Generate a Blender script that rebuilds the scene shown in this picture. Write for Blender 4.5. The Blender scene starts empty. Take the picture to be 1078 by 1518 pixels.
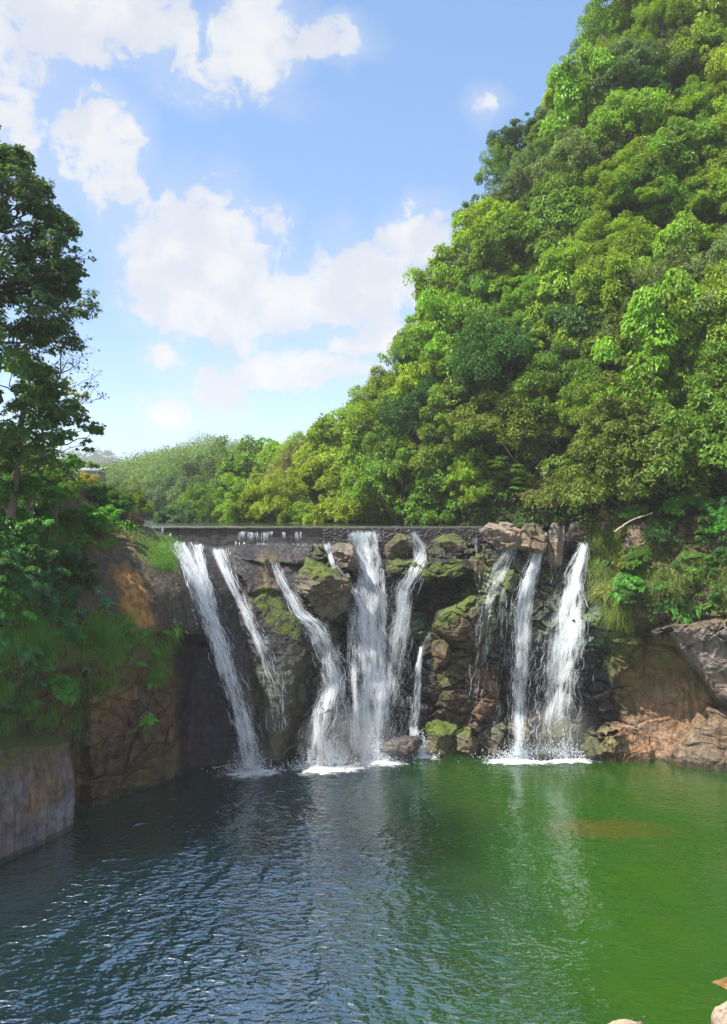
import bpy, math, random
import numpy as np
R = math.radians
rs = np.random.RandomState
S = bpy.context.scene
COL = S.collection
FPX, CX, CY, CAMH = 1140.0, 539.0, 759.0, 21.5      # focal length in photo pixels, centre, camera height over the pool

# ------------------------------------------------------------------ camera / render
cam = bpy.data.cameras.new('camera'); camo = bpy.data.objects.new('camera', cam); COL.objects.link(camo)
cam.sensor_fit = 'VERTICAL'; cam.sensor_height = 36.0; cam.lens = 36.0 * FPX / 1518.0
cam.clip_start = 0.1; cam.clip_end = 6000
camo.location = (0, 0, CAMH); camo.rotation_euler = (R(90), 0, 0)
S.camera = camo
S.view_settings.view_transform = 'Standard'; S.view_settings.look = 'None'; S.view_settings.gamma = 1
S.view_settings.use_curve_mapping = False
S.view_settings.exposure = 1.35
cy = S.cycles
cy.max_bounces = 8; cy.diffuse_bounces = 3; cy.glossy_bounces = 2; cy.transmission_bounces = 4
cy.transparent_max_bounces = 24; cy.volume_bounces = 0; cy.use_denoising = True
cy.sample_clamp_indirect = 6.0; cy.sample_clamp_direct = 1.3
try: cy.volume_step_rate = 2.0
except Exception: pass

# ------------------------------------------------------------------ numpy noise
def _hash(ix, iy, iz, seed):
    h = (ix.astype(np.int64) * 374761393 + iy.astype(np.int64) * 668265263 + iz.astype(np.int64) * 2147483647 + seed * 1274126177) & 0xFFFFFFFF
    h = ((h ^ (h >> 13)) * 1274126177) & 0xFFFFFFFF
    h = ((h ^ (h >> 16)) * 2246822519) & 0xFFFFFFFF
    return ((h ^ (h >> 15)) & 0xFFFFFF) / float(0xFFFFFF)
def vnoise(p, seed=0):
    p = np.asarray(p, float); i = np.floor(p); f = p - i; f = f * f * f * (f * (f * 6 - 15) + 10)
    ix, iy, iz = i[..., 0], i[..., 1], i[..., 2]; fx, fy, fz = f[..., 0], f[..., 1], f[..., 2]
    def h(a, b, c): return _hash(ix + a, iy + b, iz + c, seed)
    x00 = h(0,0,0)*(1-fx)+h(1,0,0)*fx; x10 = h(0,1,0)*(1-fx)+h(1,1,0)*fx
    x01 = h(0,0,1)*(1-fx)+h(1,0,1)*fx; x11 = h(0,1,1)*(1-fx)+h(1,1,1)*fx
    return ((x00*(1-fy)+x10*fy)*(1-fz)+(x01*(1-fy)+x11*fy)*fz)*2-1
def fbm(p, octv=4, seed=0, gain=.5):
    p = np.asarray(p, float); a, s, t = 1.0, 0.0, 0.0
    for k in range(octv):
        s = s + a * vnoise(p * (2.03 ** k) + 17.3 * k, seed + k); t += a; a *= gain
    return s / t
def facets(p2, cell, seed, amp_tilt=.5):
    """broken rock: every jittered cell has its own height and tilt; also returns nearness to a crack"""
    q = p2 / cell; i = np.floor(q); best = np.full(q.shape[:-1], 9e9); sec = best.copy(); val = np.zeros_like(best)
    for dx in (-1, 0, 1):
        for dy in (-1, 0, 1):
            cx_, cy_ = i[..., 0] + dx, i[..., 1] + dy; z0 = np.zeros_like(cx_)
            px_ = cx_ + _hash(cx_, cy_, z0, seed); py_ = cy_ + _hash(cx_, cy_, z0, seed + 1)
            ex, ey = q[..., 0] - px_, q[..., 1] - py_; d = ex * ex + ey * ey
            v = (_hash(cx_, cy_, z0, seed + 2) - .5) + amp_tilt * ((_hash(cx_, cy_, z0, seed + 3) - .5) * ex + (_hash(cx_, cy_, z0, seed + 4) - .5) * ey) * 2
            near = d < best
            sec = np.where(near, best, np.minimum(sec, d)); val = np.where(near, v, val); best = np.where(near, d, best)
    return val, np.sqrt(sec) - np.sqrt(best)
def sstep(a, b, x):
    t = np.clip((x - a) / (b - a), 0, 1); return t * t * (3 - 2 * t)
def polydist(poly, x, y):
    """signed distance in pixels, positive inside"""
    poly = np.asarray(poly, float); inside = np.zeros(x.shape, bool); d = np.full(x.shape, 1e9)
    n = len(poly)
    for k in range(n):
        x1, y1 = poly[k]; x2, y2 = poly[(k + 1) % n]
        ex, ey = x2 - x1, y2 - y1
        t = np.clip(((x - x1) * ex + (y - y1) * ey) / (ex * ex + ey * ey + 1e-9), 0, 1)
        d = np.minimum(d, np.hypot(x - x1 - t * ex, y - y1 - t * ey))
        if y1 != y2:
            c = ((y1 > y) != (y2 > y)) & (x < (x2 - x1) * (y - y1) / (y2 - y1) + x1)
            inside ^= c
    return np.where(inside, d, -d)
def W(px, py, Y):
    return np.stack([(px - CX) / FPX * Y, Y + 0 * px, CAMH - (py - CY) / FPX * Y], -1)
def wpt(px, py, Y): return np.array([(px - CX) / FPX * Y, Y, CAMH - (py - CY) / FPX * Y])
def unit(v): return v / (np.linalg.norm(v, axis=-1, keepdims=True) + 1e-9)

# ------------------------------------------------------------------ mesh / object helpers
def mk_mesh(name, V, F, smooth=False):
    if not isinstance(F, list): F = [F]
    F = [np.asarray(f, np.int32) for f in F if len(f)]
    V = np.ascontiguousarray(V, np.float32).reshape(-1, 3)
    me = bpy.data.meshes.new(name); me.vertices.add(len(V)); me.vertices.foreach_set('co', V.ravel())
    flat = np.concatenate([f.ravel() for f in F]); me.loops.add(len(flat)); me.loops.foreach_set('vertex_index', flat)
    cnt = np.concatenate([np.full(len(f), f.shape[1], np.int32) for f in F])
    st = np.concatenate([[0], np.cumsum(cnt)[:-1]]).astype(np.int32)
    me.polygons.add(len(cnt)); me.polygons.foreach_set('loop_start', st)
    me.update(calc_edges=True); me.validate()
    me.polygons.foreach_set('use_smooth', np.full(len(me.polygons), smooth)); me.update()
    return me
def fattr(me, name, a):
    at = me.attributes.new(name, 'FLOAT', 'POINT'); at.data.foreach_set('value', np.ascontiguousarray(a, np.float32).ravel())
def cattr(me, name, a):
    at = me.attributes.new(name, 'FLOAT_COLOR', 'POINT'); a = np.asarray(a, np.float32)
    if a.shape[-1] == 3: a = np.concatenate([a, np.ones(a.shape[:-1] + (1,), np.float32)], -1)
    at.data.foreach_set('color', np.ascontiguousarray(a).ravel())
def uvattr(me, uv):
    at = me.attributes.new('uvp', 'FLOAT_VECTOR', 'POINT'); at.data.foreach_set('vector', np.ascontiguousarray(uv, np.float32).ravel())
def obj(name, me, m, parent=None, loc=None):
    if m is not None and not me.materials: me.materials.append(m)
    o = bpy.data.objects.new(name, me); COL.objects.link(o)
    if parent is not None: o.parent = parent
    if loc is not None: o.location = loc
    return o
def tag(o, label, cat, group=None):
    o['label'] = label; o['category'] = cat
    if group: o['group'] = group
    return o
def thing(name, label, cat, loc=(0, 0, 0), group=None):
    o = bpy.data.objects.new(name, None); COL.objects.link(o); o.location = loc; o.empty_display_size = .5
    return tag(o, label, cat, group)
def struct(o, kind='structure'):
    o['kind'] = kind; return o
def gridfaces(nr, nc):
    i = np.arange(nr * nc).reshape(nr, nc)
    return np.stack([i[:-1, :-1], i[:-1, 1:], i[1:, 1:], i[1:, :-1]], -1).reshape(-1, 4)
class MB:
    def __init__(s): s.V, s.F, s.n, s.A = [], {}, 0, []
    def add(s, V, F, a=None):
        V = np.asarray(V, float).reshape(-1, 3); F = np.asarray(F, int)
        s.V.append(V); s.F.setdefault(F.shape[1], []).append(F + s.n); s.n += len(V)
        s.A.append(np.zeros(len(V)) if a is None else np.broadcast_to(a, (len(V),)))
    def mesh(s, name, smooth=False):
        me = mk_mesh(name, np.concatenate(s.V), [np.concatenate(f) for f in s.F.values()], smooth)
        fattr(me, 'tint', np.concatenate(s.A)); return me
def tube(pts, rad, sides=6, cap=True):
    pts = np.asarray(pts, float); n = len(pts); rad = np.broadcast_to(rad, (n,))
    t = unit(np.gradient(pts, axis=0)); ref = np.where(np.abs(t[:, 2:3]) > .9, [[1., 0, 0]], [[0, 0, 1.]])
    a = unit(np.cross(t, ref)); b = np.cross(t, a); ph = np.arange(sides) * 2 * math.pi / sides
    V = pts[:, None] + rad[:, None, None] * (a[:, None] * np.cos(ph)[None, :, None] + b[:, None] * np.sin(ph)[None, :, None])
    i = np.arange(n * sides).reshape(n, sides); j = np.roll(i, -1, 1)
    return V.reshape(-1, 3), np.stack([i[:-1], j[:-1], j[1:], i[1:]], -1).reshape(-1, 4)
def boxmesh(mb, lo, hi, a=0):
    x0, y0, z0 = lo; x1, y1, z1 = hi
    V = [(x0,y0,z0),(x1,y0,z0),(x1,y1,z0),(x0,y1,z0),(x0,y0,z1),(x1,y0,z1),(x1,y1,z1),(x0,y1,z1)]
    mb.add(V, [(0,3,2,1),(4,5,6,7),(0,1,5,4),(1,2,6,5),(2,3,7,6),(3,0,4,7)], a)

# ------------------------------------------------------------------ node helpers
class NT:
    def __init__(s, nt): s.nt = nt; nt.nodes.clear()
    def n(s, t, **kw):
        nd = s.nt.nodes.new(t)
        for k, v in kw.items():
            if k.startswith('_'): setattr(nd, k[1:], v)
        for k, v in kw.items():
            if not k.startswith('_'):
                key = int(k[1:]) if k[0] == 'i' and k[1:].isdigit() else k.replace('__', ' ')
                s.set(nd.inputs[key], v)
        return nd
    def set(s, inp, v):
        if isinstance(v, bpy.types.NodeSocket): s.nt.links.new(v, inp)
        elif v is not None:
            if inp.type == 'RGBA' and hasattr(v, '__len__') and len(v) == 3: v = (*v, 1)
            inp.default_value = v
    def math(s, op, a, b=None, c=None, clamp=False):
        nd = s.n('ShaderNodeMath', _operation=op, _use_clamp=clamp); s.set(nd.inputs[0], a)
        if b is not None: s.set(nd.inputs[1], b)
        if c is not None: s.set(nd.inputs[2], c)
        return nd.outputs[0]
    def vmath(s, op, a, b=None, out=0):
        nd = s.n('ShaderNodeVectorMath', _operation=op); s.set(nd.inputs[0], a)
        if b is not None:
            if op == 'SCALE': s.set(nd.inputs['Scale'], b)
            else: s.set(nd.inputs[1], b)
        return nd.outputs[out]
    def ramp(s, f, a, b, c=0., d=1., mode='SMOOTHSTEP'):
        nd = s.n('ShaderNodeMapRange', _interpolation_type=mode); s.set(nd.inputs[0], f)
        for k, v in zip((1, 2, 3, 4), (a, b, c, d)): s.set(nd.inputs[k], v)
        return nd.outputs[0]
    def mix(s, f, a, b, blend='MIX'):
        nd = s.n('ShaderNodeMix', _data_type='RGBA', _blend_type=blend); s.set(nd.inputs[0], f)
        s.set(nd.inputs[6], a); s.set(nd.inputs[7], b); return nd.outputs[2]
    def noise(s, vec, scale, detail=4, rough=.55, dist=0., out=0):
        nd = s.n('ShaderNodeTexNoise', Scale=scale, Detail=detail, Roughness=rough, Distortion=dist); s.set(nd.inputs['Vector'], vec); return nd.outputs[out]
    def mapv(s, vec, scale=(1, 1, 1), rot=(0, 0, 0), loc=(0, 0, 0)):
        nd = s.n('ShaderNodeMapping'); s.set(nd.inputs[0], vec); nd.inputs[1].default_value = loc; nd.inputs[2].default_value = rot; nd.inputs[3].default_value = scale
        return nd.outputs[0]
    def attr(s, name, out='Fac'): return s.n('ShaderNodeAttribute', _attribute_name=name).outputs[out]
    def bump(s, h, strength=.5, dist=.1, normal=None):
        nd = s.n('ShaderNodeBump', Strength=strength, Distance=dist, Height=h)
        if normal is not None: s.set(nd.inputs['Normal'], normal)
        return nd.outputs[0]
    def out(s, surf=None, vol=None):
        o = s.n('ShaderNodeOutputMaterial')
        if surf is not None: s.set(o.inputs[0], surf)
        if vol is not None: s.set(o.inputs[1], vol)
def material(name):
    m = bpy.data.materials.new(name); m.use_nodes = True; return m, NT(m.node_tree)

# ------------------------------------------------------------------ world: Nishita sky with cumulus
SUN = unit(np.array([-.53, -.15, .83])); SUNEL = math.asin(SUN[2]); SUNAZ = math.atan2(SUN[0], SUN[1])
w = bpy.data.worlds.new('World'); S.world = w; w.use_nodes = True
def build_world():
    t = NT(w.node_tree)
    sky = t.n('ShaderNodeTexSky', _sky_type='NISHITA', _sun_disc=False, _sun_elevation=SUNEL, _sun_rotation=SUNAZ, _altitude=100, _air_density=1.0, _dust_density=.6, _ozone_density=2.2)
    d = t.n('ShaderNodeTexCoord').outputs['Generated']
    # ragged edges: shift the direction by two scales of noise before measuring distance to every cloud puff
    nv = t.n('ShaderNodeTexNoise', Scale=9., Detail=5., Roughness=.62); t.set(nv.inputs['Vector'], d)
    off = t.vmath('SUBTRACT', nv.outputs['Color'], (.5, .5, .5))
    dw = t.vmath('ADD', d, t.vmath('SCALE', off, .085))
    # puffs: photo pixel centre, radii, strength
    puffs = [(290,375,115,95,1),(255,440,75,75,.95),(330,460,110,60,1),(390,330,40,30,.7),(430,440,110,50,1),(540,420,110,70,1),(620,355,70,50,.95),
             (560,500,100,35,.95),(430,545,90,40,.95),(330,580,55,40,.9),(500,545,80,28,.8),(235,530,40,24,.75),(245,620,42,30,.75),(205,598,14,12,.7),
             (150,215,55,55,.9),(165,270,38,50,.85),(140,170,25,25,.6),(110,18,150,52,1),(20,75,70,70,.62),(225,45,55,34,.85),(15,150,45,60,.5),(15,195,40,34,.7),
             (375,55,65,60,.95),(345,105,60,35,.6),(480,55,60,22,.8),(290,110,40,18,.55),(330,140,80,20,.35),(713,155,24,28,.36),
             (-230,330,150,70,.9),(-330,100,220,120,1)]
    acc = None
    for (px, py, rx, ry, k) in puffs:
        c = unit(np.array([(px - CX) / FPX, 1.0, (CY - py) / FPX])); sc = FPX * c[1]
        rt = unit(np.cross(c, [0, 0, 1.])); up = np.cross(rt, c)
        a = t.vmath('DOT_PRODUCT', dw, tuple(rt * sc / rx), out=1); b = t.vmath('DOT_PRODUCT', dw, tuple(up * sc / ry), out=1)
        r2 = t.math('ADD', t.math('MULTIPLY', a, a), t.math('MULTIPLY', b, b))
        e = t.math('MULTIPLY', t.math('SUBTRACT', 1.0, r2), k)
        acc = e if acc is None else t.math('SMOOTH_MAX', acc, e, .18)
    front = t.math('GREATER_THAN', t.vmath('DOT_PRODUCT', d, (0, 1, 0), out=1), .05)
    acc = t.math('ADD', acc, t.math('MULTIPLY', t.math('SUBTRACT', 1., front), -9.))
    # made-up clouds behind the camera, never in view, added as soft fill light
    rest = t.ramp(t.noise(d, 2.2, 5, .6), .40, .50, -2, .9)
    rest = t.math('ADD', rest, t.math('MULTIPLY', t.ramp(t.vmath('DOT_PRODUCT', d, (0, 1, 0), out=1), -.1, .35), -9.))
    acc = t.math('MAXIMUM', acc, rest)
    acc = t.math('MAXIMUM', acc, -1.5)
    fine = t.noise(d, 30., 8, .62, .4)
    den = t.math('ADD', t.math('MINIMUM', acc, 1.0), t.math('MULTIPLY', t.math('SUBTRACT', fine, .5), 2.3))
    alpha = t.ramp(den, .08, .60)
    # thin veil round the clouds
    veil = t.math('MULTIPLY', t.ramp(t.math('ADD', acc, t.math('MULTIPLY', t.math('SUBTRACT', t.noise(d, 7., 5, .6), .5), 2.2)), -.8, .7), .38)
    alpha = t.math('MAXIMUM', alpha, veil)
    soft = t.noise(t.vmath('ADD', dw, tuple(SUN * .02)), 11., 4, .5)
    thick = t.ramp(t.math('SUBTRACT', den, t.math('MULTIPLY', soft, 1.3)), -.5, .8)
    ccol = t.mix(thick, (.80, .88, 1.0), (1.0, .985, 1.0))
    ccol = t.mix(t.ramp(soft, .44, .60, 0., .62), ccol, (.74, .79, .92))
    skyc = t.mix(1.0, sky.outputs[0], (.92, .95, 1.06), 'MULTIPLY')
    lift = t.vmath('ADD', t.vmath('SCALE', skyc, SKYGAIN), SKYADD)
    cc = t.vmath('SCALE', ccol, t.math('ADD', CLOUDGAIN, t.math('MULTIPLY', t.ramp(t.vmath('DOT_PRODUCT', d, (0, 1, 0), out=1), .3, -.1), 2.0)))  # cloud gain raised away from view, as added fill light
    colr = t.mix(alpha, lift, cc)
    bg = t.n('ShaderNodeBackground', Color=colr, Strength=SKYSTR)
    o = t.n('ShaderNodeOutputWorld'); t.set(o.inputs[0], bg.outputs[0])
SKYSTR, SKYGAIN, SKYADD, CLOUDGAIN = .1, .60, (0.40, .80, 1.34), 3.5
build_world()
sl = bpy.data.lights.new('sun', 'SUN'); sl.energy = 5.0; sl.angle = R(.5); sl.color = (1, .93, .80)
so = bpy.data.objects.new('sun', sl); COL.objects.link(so); so.location = (-60, 20, 90)
from mathutils import Vector
so.rotation_euler = Vector(tuple(-SUN)).to_track_quat('-Z', 'Y').to_euler()

# ------------------------------------------------------------------ materials
def leaf_material(name, trans=.38, gloss=.012):
    m, t = material(name)
    oc = t.n('ShaderNodeObjectInfo').outputs['Color']; tint = t.attr('tint')
    hs = t.n('ShaderNodeHueSaturation', Hue=t.ramp(tint, 0, 1, 0.492, .525, 'LINEAR'), Saturation=1., Value=t.ramp(tint, 0, 1, .55, 1.5, 'LINEAR'), Color=oc)
    c = hs.outputs[0]
    df = t.n('ShaderNodeBsdfDiffuse', Color=c).outputs[0]
    tr = t.n('ShaderNodeBsdfTranslucent', Color=t.mix(1., c, (1.35, 1.25, .45), 'MULTIPLY')).outputs[0]
    mx = t.n('ShaderNodeMixShader', i0=trans, i1=df, i2=tr).outputs[0]
    gl = t.n('ShaderNodeBsdfGlossy', Color=(.9, .95, 1.), Roughness=.42).outputs[0]
    t.out(t.n('ShaderNodeMixShader', i0=gloss, i1=mx, i2=gl).outputs[0]); return m
LEAF = leaf_material('leaf')
def bark_material():
    m, t = material('bark'); co = t.n('ShaderNodeTexCoord').outputs['Object']
    n = t.noise(t.mapv(co, (6, 6, 1.5)), 2., 6, .6)
    p = t.n('ShaderNodeBsdfPrincipled', Roughness=.9); t.set(p.inputs['Base Color'], t.mix(n, (.035, .028, .02), (.13, .11, .085)))
    t.set(p.inputs['Normal'], t.bump(n, .6, .05)); t.out(p.outputs[0]); return m
BARK = bark_material()
def rock_material():
    m, t = material('wet_rock'); co = t.n('ShaderNodeTexCoord').outputs['Object']
    base = t.attr('rock', 'Color'); moss = t.attr('moss'); wet = t.attr('wet')
    big = t.noise(co, .35, 5, .6); mid = t.noise(co, 1.8, 7, .65, .4); fine = t.noise(co, 9., 5, .65)
    streak = t.noise(t.mapv(co, (1.6, 1.6, .12)), 1.6, 6, .62, .3)
    v = t.math('MULTIPLY', t.ramp(mid, .3, .72, .45, 1.6, 'LINEAR'), t.ramp(streak, .34, .66, .55, 1.5, 'LINEAR'))
    c = t.vmath('MULTIPLY', base, t.n('ShaderNodeCombineXYZ', X=v, Y=v, Z=v).outputs[0])
    c = t.mix(t.ramp(big, .42, .62, 0, .5), c, t.mix(1., c, (1.25, .95, .68), 'MULTIPLY'))
    c = t.mix(t.math('MULTIPLY', t.ramp(streak, .55, .68), t.ramp(fine, .4, .6, .15, .55)), c, (.012, .013, .012))      # black run-off stains
    mf = t.math('ADD', t.math('MULTIPLY', moss, 1.45), t.math('MULTIPLY', t.math('SUBTRACT', mid, .57), 3.4))
    mf = t.ramp(mf, .15, .75)
    mc = t.mix(t.ramp(fine, .3, .7), (.022, .045, .010), (.15, .18, .025))
    mc = t.mix(t.ramp(big, .45, .65, 0, .6), mc, (.06, .12, .045))
    c = t.mix(mf, c, mc)
    vor = t.n('ShaderNodeTexVoronoi', _feature='DISTANCE_TO_EDGE', Scale=.55); t.set(vor.inputs['Vector'], t.vmath('ADD', co, t.vmath('SCALE', t.noise(co, 1.2, 4, .6, out=1), 1.2)))
    crack = t.ramp(vor.outputs[0], 0., .035)
    c = t.mix(t.ramp(crack, 0, 1, .16, 0), c, (.008, .008, .008))
    p = t.n('ShaderNodeBsdfPrincipled'); p.inputs['Specular IOR Level'].default_value = .32; t.set(p.inputs['Base Color'], c)
    rough = t.math('MULTIPLY', t.ramp(wet, 0, 1, .92, .34), t.ramp(fine, .3, .7, .85, 1.15), clamp=True)
    t.set(p.inputs['Roughness'], t.math('MAXIMUM', rough, t.math('MULTIPLY', mf, .9)))
    h = t.math('ADD', t.math('MULTIPLY', mid, .7), t.math('MULTIPLY', fine, .3)); h = t.math('ADD', h, t.math('MULTIPLY', crack, .07)); h = t.math('ADD', h, t.math('MULTIPLY', t.math('MULTIPLY', mf, fine), .8))
    t.set(p.inputs['Normal'], t.bump(h, .75, .28)); t.out(p.outputs[0]); return m
ROCK = rock_material()
def soil_material():
    m, t = material('forest_soil'); co = t.n('ShaderNodeTexCoord').outputs['Object']; n = t.noise(co, .8, 6, .6)
    p = t.n('ShaderNodeBsdfPrincipled', Roughness=1.); t.set(p.inputs['Base Color'], t.mix(n, (.012, .02, .008), (.04, .06, .02))); p.inputs['Specular IOR Level'].default_value = .1
    t.set(p.inputs['Normal'], t.bump(n, 1., .5)); t.out(p.outputs[0]); return m
SOIL = soil_material()
def water_material():
    m, t = material('pool_water'); co = t.n('ShaderNodeTexCoord').outputs['Object']
    sep = t.n('ShaderNodeSeparateXYZ'); t.set(sep.inputs[0], co); X, Y = sep.outputs[0], sep.outputs[1]
    wob = t.noise(co, .09, 3, .5)
    # pool colour: silty green on the open side, cliff shadow painted in on the other
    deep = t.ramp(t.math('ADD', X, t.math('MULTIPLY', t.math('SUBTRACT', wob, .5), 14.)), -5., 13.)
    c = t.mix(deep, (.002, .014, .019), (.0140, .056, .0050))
    c = t.mix(t.ramp(t.noise(co, .16, 4, .6), .42, .62, 0, .45), c, t.mix(1., c, (1.7, 1.05, .7), 'MULTIPLY'))
    dx = t.math('DIVIDE', t.math('SUBTRACT', X, 16.6), 4.2); dy = t.math('DIVIDE', t.math('SUBTRACT', Y, 52.2), 1.9)
    r2 = t.math('ADD', t.math('MULTIPLY', dx, dx), t.math('MULTIPLY', dy, dy))
    sand = t.ramp(t.math('ADD', r2, t.math('MULTIPLY', t.math('SUBTRACT', t.noise(co, .7, 4, .6), .5), 2.)), 1.4, 0., 0, .6)
    c = t.mix(sand, c, (.060, .050, .006))
    p = t.n('ShaderNodeBsdfPrincipled', Roughness=.055, IOR=2.7); p.subsurface_method = 'BURLEY'; p.inputs['Subsurface Weight'].default_value = 1.; p.inputs['Subsurface Radius'].default_value = (1., 1.6, .8); p.inputs['Subsurface Scale'].default_value = 16.; t.set(p.inputs['Base Color'], c)
    # wind ripples: crests lie across the gorge, calmer toward the far open side
    warp = t.vmath('ADD', co, t.vmath('SCALE', t.noise(co, .6, 2, .5, out=1), .5))
    r1 = t.noise(t.mapv(warp, (.80, 1.25, 1), rot=(0, 0, R(12))), 1.55, 1.5, .45, .25)
    r2_ = t.noise(t.mapv(warp, (1., 1.7, 1), rot=(0, 0, R(-17))), 2.6, 1, .5, .2)
    sw = t.noise(t.mapv(co, (.4, 1., 1)), .35, 2, .5)
    r1 = t.math('SMOOTH_MAX', r1, .46, .1)
    h = t.math('ADD', t.math('MULTIPLY', r1, 1.1), t.math('MULTIPLY', r2_, .40)); h = t.math('ADD', h, t.math('MULTIPLY', sw, .5))
    calm = t.math('ADD', X, t.math('MULTIPLY', t.math('SUBTRACT', t.noise(t.mapv(co, (1, .35, 1), rot=(0, 0, R(-25))), .13, 3, .5), .5), 16.))
    amp = t.math('MULTIPLY', t.ramp(calm, -4., 15., 1., .30), t.ramp(Y, 40., 62., 1., .55))
    amp = t.math('MULTIPLY', amp, t.ramp(t.noise(t.mapv(co, (1., .45, 1), rot=(0, 0, R(-30))), .16, 3, .55), .38, .62, .45, 1.2))
    h = t.math('MULTIPLY', h, amp); t.set(p.inputs['Specular IOR Level'], t.ramp(calm, -6., 13., .95, .20))
    t.set(p.inputs['Normal'], t.bump(h, 1., .33)); t.out(p.outputs[0]); return m
POOL = water_material()
def fall_material():
    m, t = material('falling_water'); tint = t.attr('tint')
    df = t.n('ShaderNodeBsdfDiffuse', Color=(.80, .85, .92, 1)).outputs[0]; tr = t.n('ShaderNodeBsdfTranslucent', Color=(.80, .86, .93, 1)).outputs[0]
    a = t.n('ShaderNodeMixShader', i0=.45, i1=df, i2=tr).outputs[0]
    t.out(a); return m
FALL = fall_material()
def veil_material():
    m, t = material('water_veil'); uv = t.attr('uvp', 'Vector'); dens = t.attr('tint')
    n1 = t.noise(t.mapv(uv, (1.7, .22, 1)), 1., 4, .6, .5); n2 = t.noise(t.mapv(uv, (6.5, .75, 1), loc=(7, 3, 0)), 1., 5, .65, .5); n3 = t.noise(t.mapv(uv, (13., 3.6, 1), loc=(1, 9, 0)), 1., 3, .65)
    a = t.math('ADD', t.math('MULTIPLY', n1, .42), t.math('MULTIPLY', n2, .40)); a = t.math('ADD', a, t.math('MULTIPLY', n3, .22))
    a = t.math('ADD', a, t.math('MULTIPLY', t.math('SUBTRACT', dens, .6), .42))
    a = t.math('MULTIPLY', t.ramp(a, .46, .84), t.ramp(dens, 0, .4)); a = t.math('MULTIPLY', a, .88)
    df = t.n('ShaderNodeBsdfDiffuse', Color=(.80, .86, .93, 1)).outputs[0]; tr = t.n('ShaderNodeBsdfTranslucent', Color=(.80, .86, .93, 1)).outputs[0]
    b = t.n('ShaderNodeMixShader', i0=.4, i1=df, i2=tr).outputs[0]; tp = t.n('ShaderNodeBsdfTransparent').outputs[0]
    t.out(t.n('ShaderNodeMixShader', i0=a, i1=tp, i2=b).outputs[0]); return m
VEIL = veil_material()
def foam_material():
    m, t = material('foam'); co = t.n('ShaderNodeTexCoord').outputs['Object']; dens = t.attr('tint')
    n = t.noise(t.mapv(co, (1., 1.6, 1)), 1.3, 7, .68, .8)
    a = t.ramp(t.math('ADD', n, t.math('MULTIPLY', t.math('SUBTRACT', dens, .5), .8)), .36, .74)
    a = t.math('MULTIPLY', a, t.ramp(dens, 0, .4, 0, .85))
    df = t.n('ShaderNodeBsdfDiffuse', Color=(.78, .84, .9, 1)).outputs[0]; tp = t.n('ShaderNodeBsdfTransparent').outputs[0]
    t.out(t.n('ShaderNodeMixShader', i0=a, i1=tp, i2=df).outputs[0]); return m
FOAM = foam_material()

# ------------------------------------------------------------------ the cliff round the pool
wl_x = [-300,-150,0,112,180,260,300,370,440,520,620,720,800,870,960,1040,1078,1200,1400]
wl_y = [1330,1262,1226,1197,1178,1157,1148,1140,1132,1124,1117,1120,1124,1122,1126,1133,1138,1158,1200]
tp_x = [-300,-100,0,60,110,160,205,240,270,330,400,480,540,620,690,720,760,800,850,900,940,1000,1078,1200,1400]
tp_y = [520,590,640,670,700,742,775,795,803,812,806,806,806,806,806,800,800,797,800,790,780,775,765,750,735]
def waterline(px): return np.interp(px, wl_x, wl_y)
def toprow(px): return np.interp(px, tp_x, tp_y)
def wY(py): return CAMH * FPX / (py - CY)
colpts = {-300:[(1330,None),(1000,42),(760,43),(520,50)], -150:[(1262,None),(1000,45.5),(800,46),(560,53)],
 0:[(1226,None),(1090,51.5),(1000,49.5),(900,48),(780,51),(640,57)], 60:[(1210,None),(1050,53),(900,50.5),(780,54.5),(670,61)],
 112:[(1197,None),(1040,56),(950,54.5),(880,55.5),(790,60),(700,66)], 200:[(1173,None),(1040,58.7),(950,57.8),(930,58),(850,60.5),(790,65),(775,68)],
 270:[(1155,None),(1040,62),(930,61.2),(850,63.5),(803,69)], 375:[(1140,None),(1000,65.2),(900,66.8),(830,69.3),(806,71.5)],
 480:[(1130,None),(1020,66.8),(900,69),(840,71),(806,73)], 540:[(1123,None),(1000,68.8),(900,70.5),(806,73)],
 620:[(1117,None),(950,70.8),(860,70.5),(806,73)], 690:[(1117,None),(1000,69.3),(930,69),(850,71.5),(806,73)],
 760:[(1122,None),(1000,69.8),(900,70.8),(800,72)], 850:[(1122,None),(1000,69.3),(900,70),(800,71.5)],
 920:[(1124,None),(1000,68.2),(900,67),(785,69)], 1000:[(1130,None),(1000,66.8),(900,64.8),(776,67)],
 1078:[(1138,None),(1000,64.2),(900,62.5),(766,65)], 1200:[(1158,None),(1000,60.5),(900,58.5),(752,61)], 1400:[(1200,None),(1000,53.),(900,51),(736,55)]}
cp = np.array([(x, y, wY(y) if Y is None else Y) for x, c in colpts.items() for y, Y in c], float)
def tps_fit(P, v, lam=1e-3):
    q = P / 100.; d = np.linalg.norm(q[:, None] - q[None], axis=-1); K = np.where(d > 0, d * d * np.log(d + 1e-12), 0) + lam * np.eye(len(q))
    Q = np.c_[np.ones(len(q)), q]; A = np.block([[K, Q], [Q.T, np.zeros((3, 3))]]); s = np.linalg.solve(A, np.r_[v, 0, 0, 0])
    def f(x, y):
        sh = x.shape; p = np.stack([x.ravel(), y.ravel()], -1) / 100.; out = np.zeros(len(p))
        for a in range(0, len(p), 20000):
            d = np.linalg.norm(p[a:a+20000, None] - q[None], axis=-1)
            out[a:a+20000] = np.where(d > 0, d * d * np.log(d + 1e-12), 0) @ s[:len(q)] + s[len(q)] + p[a:a+20000] @ s[len(q)+1:]
        return out.reshape(sh)
    return f
baseY = tps_fit(cp[:, :2], cp[:, 2], 2e-3)
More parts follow.
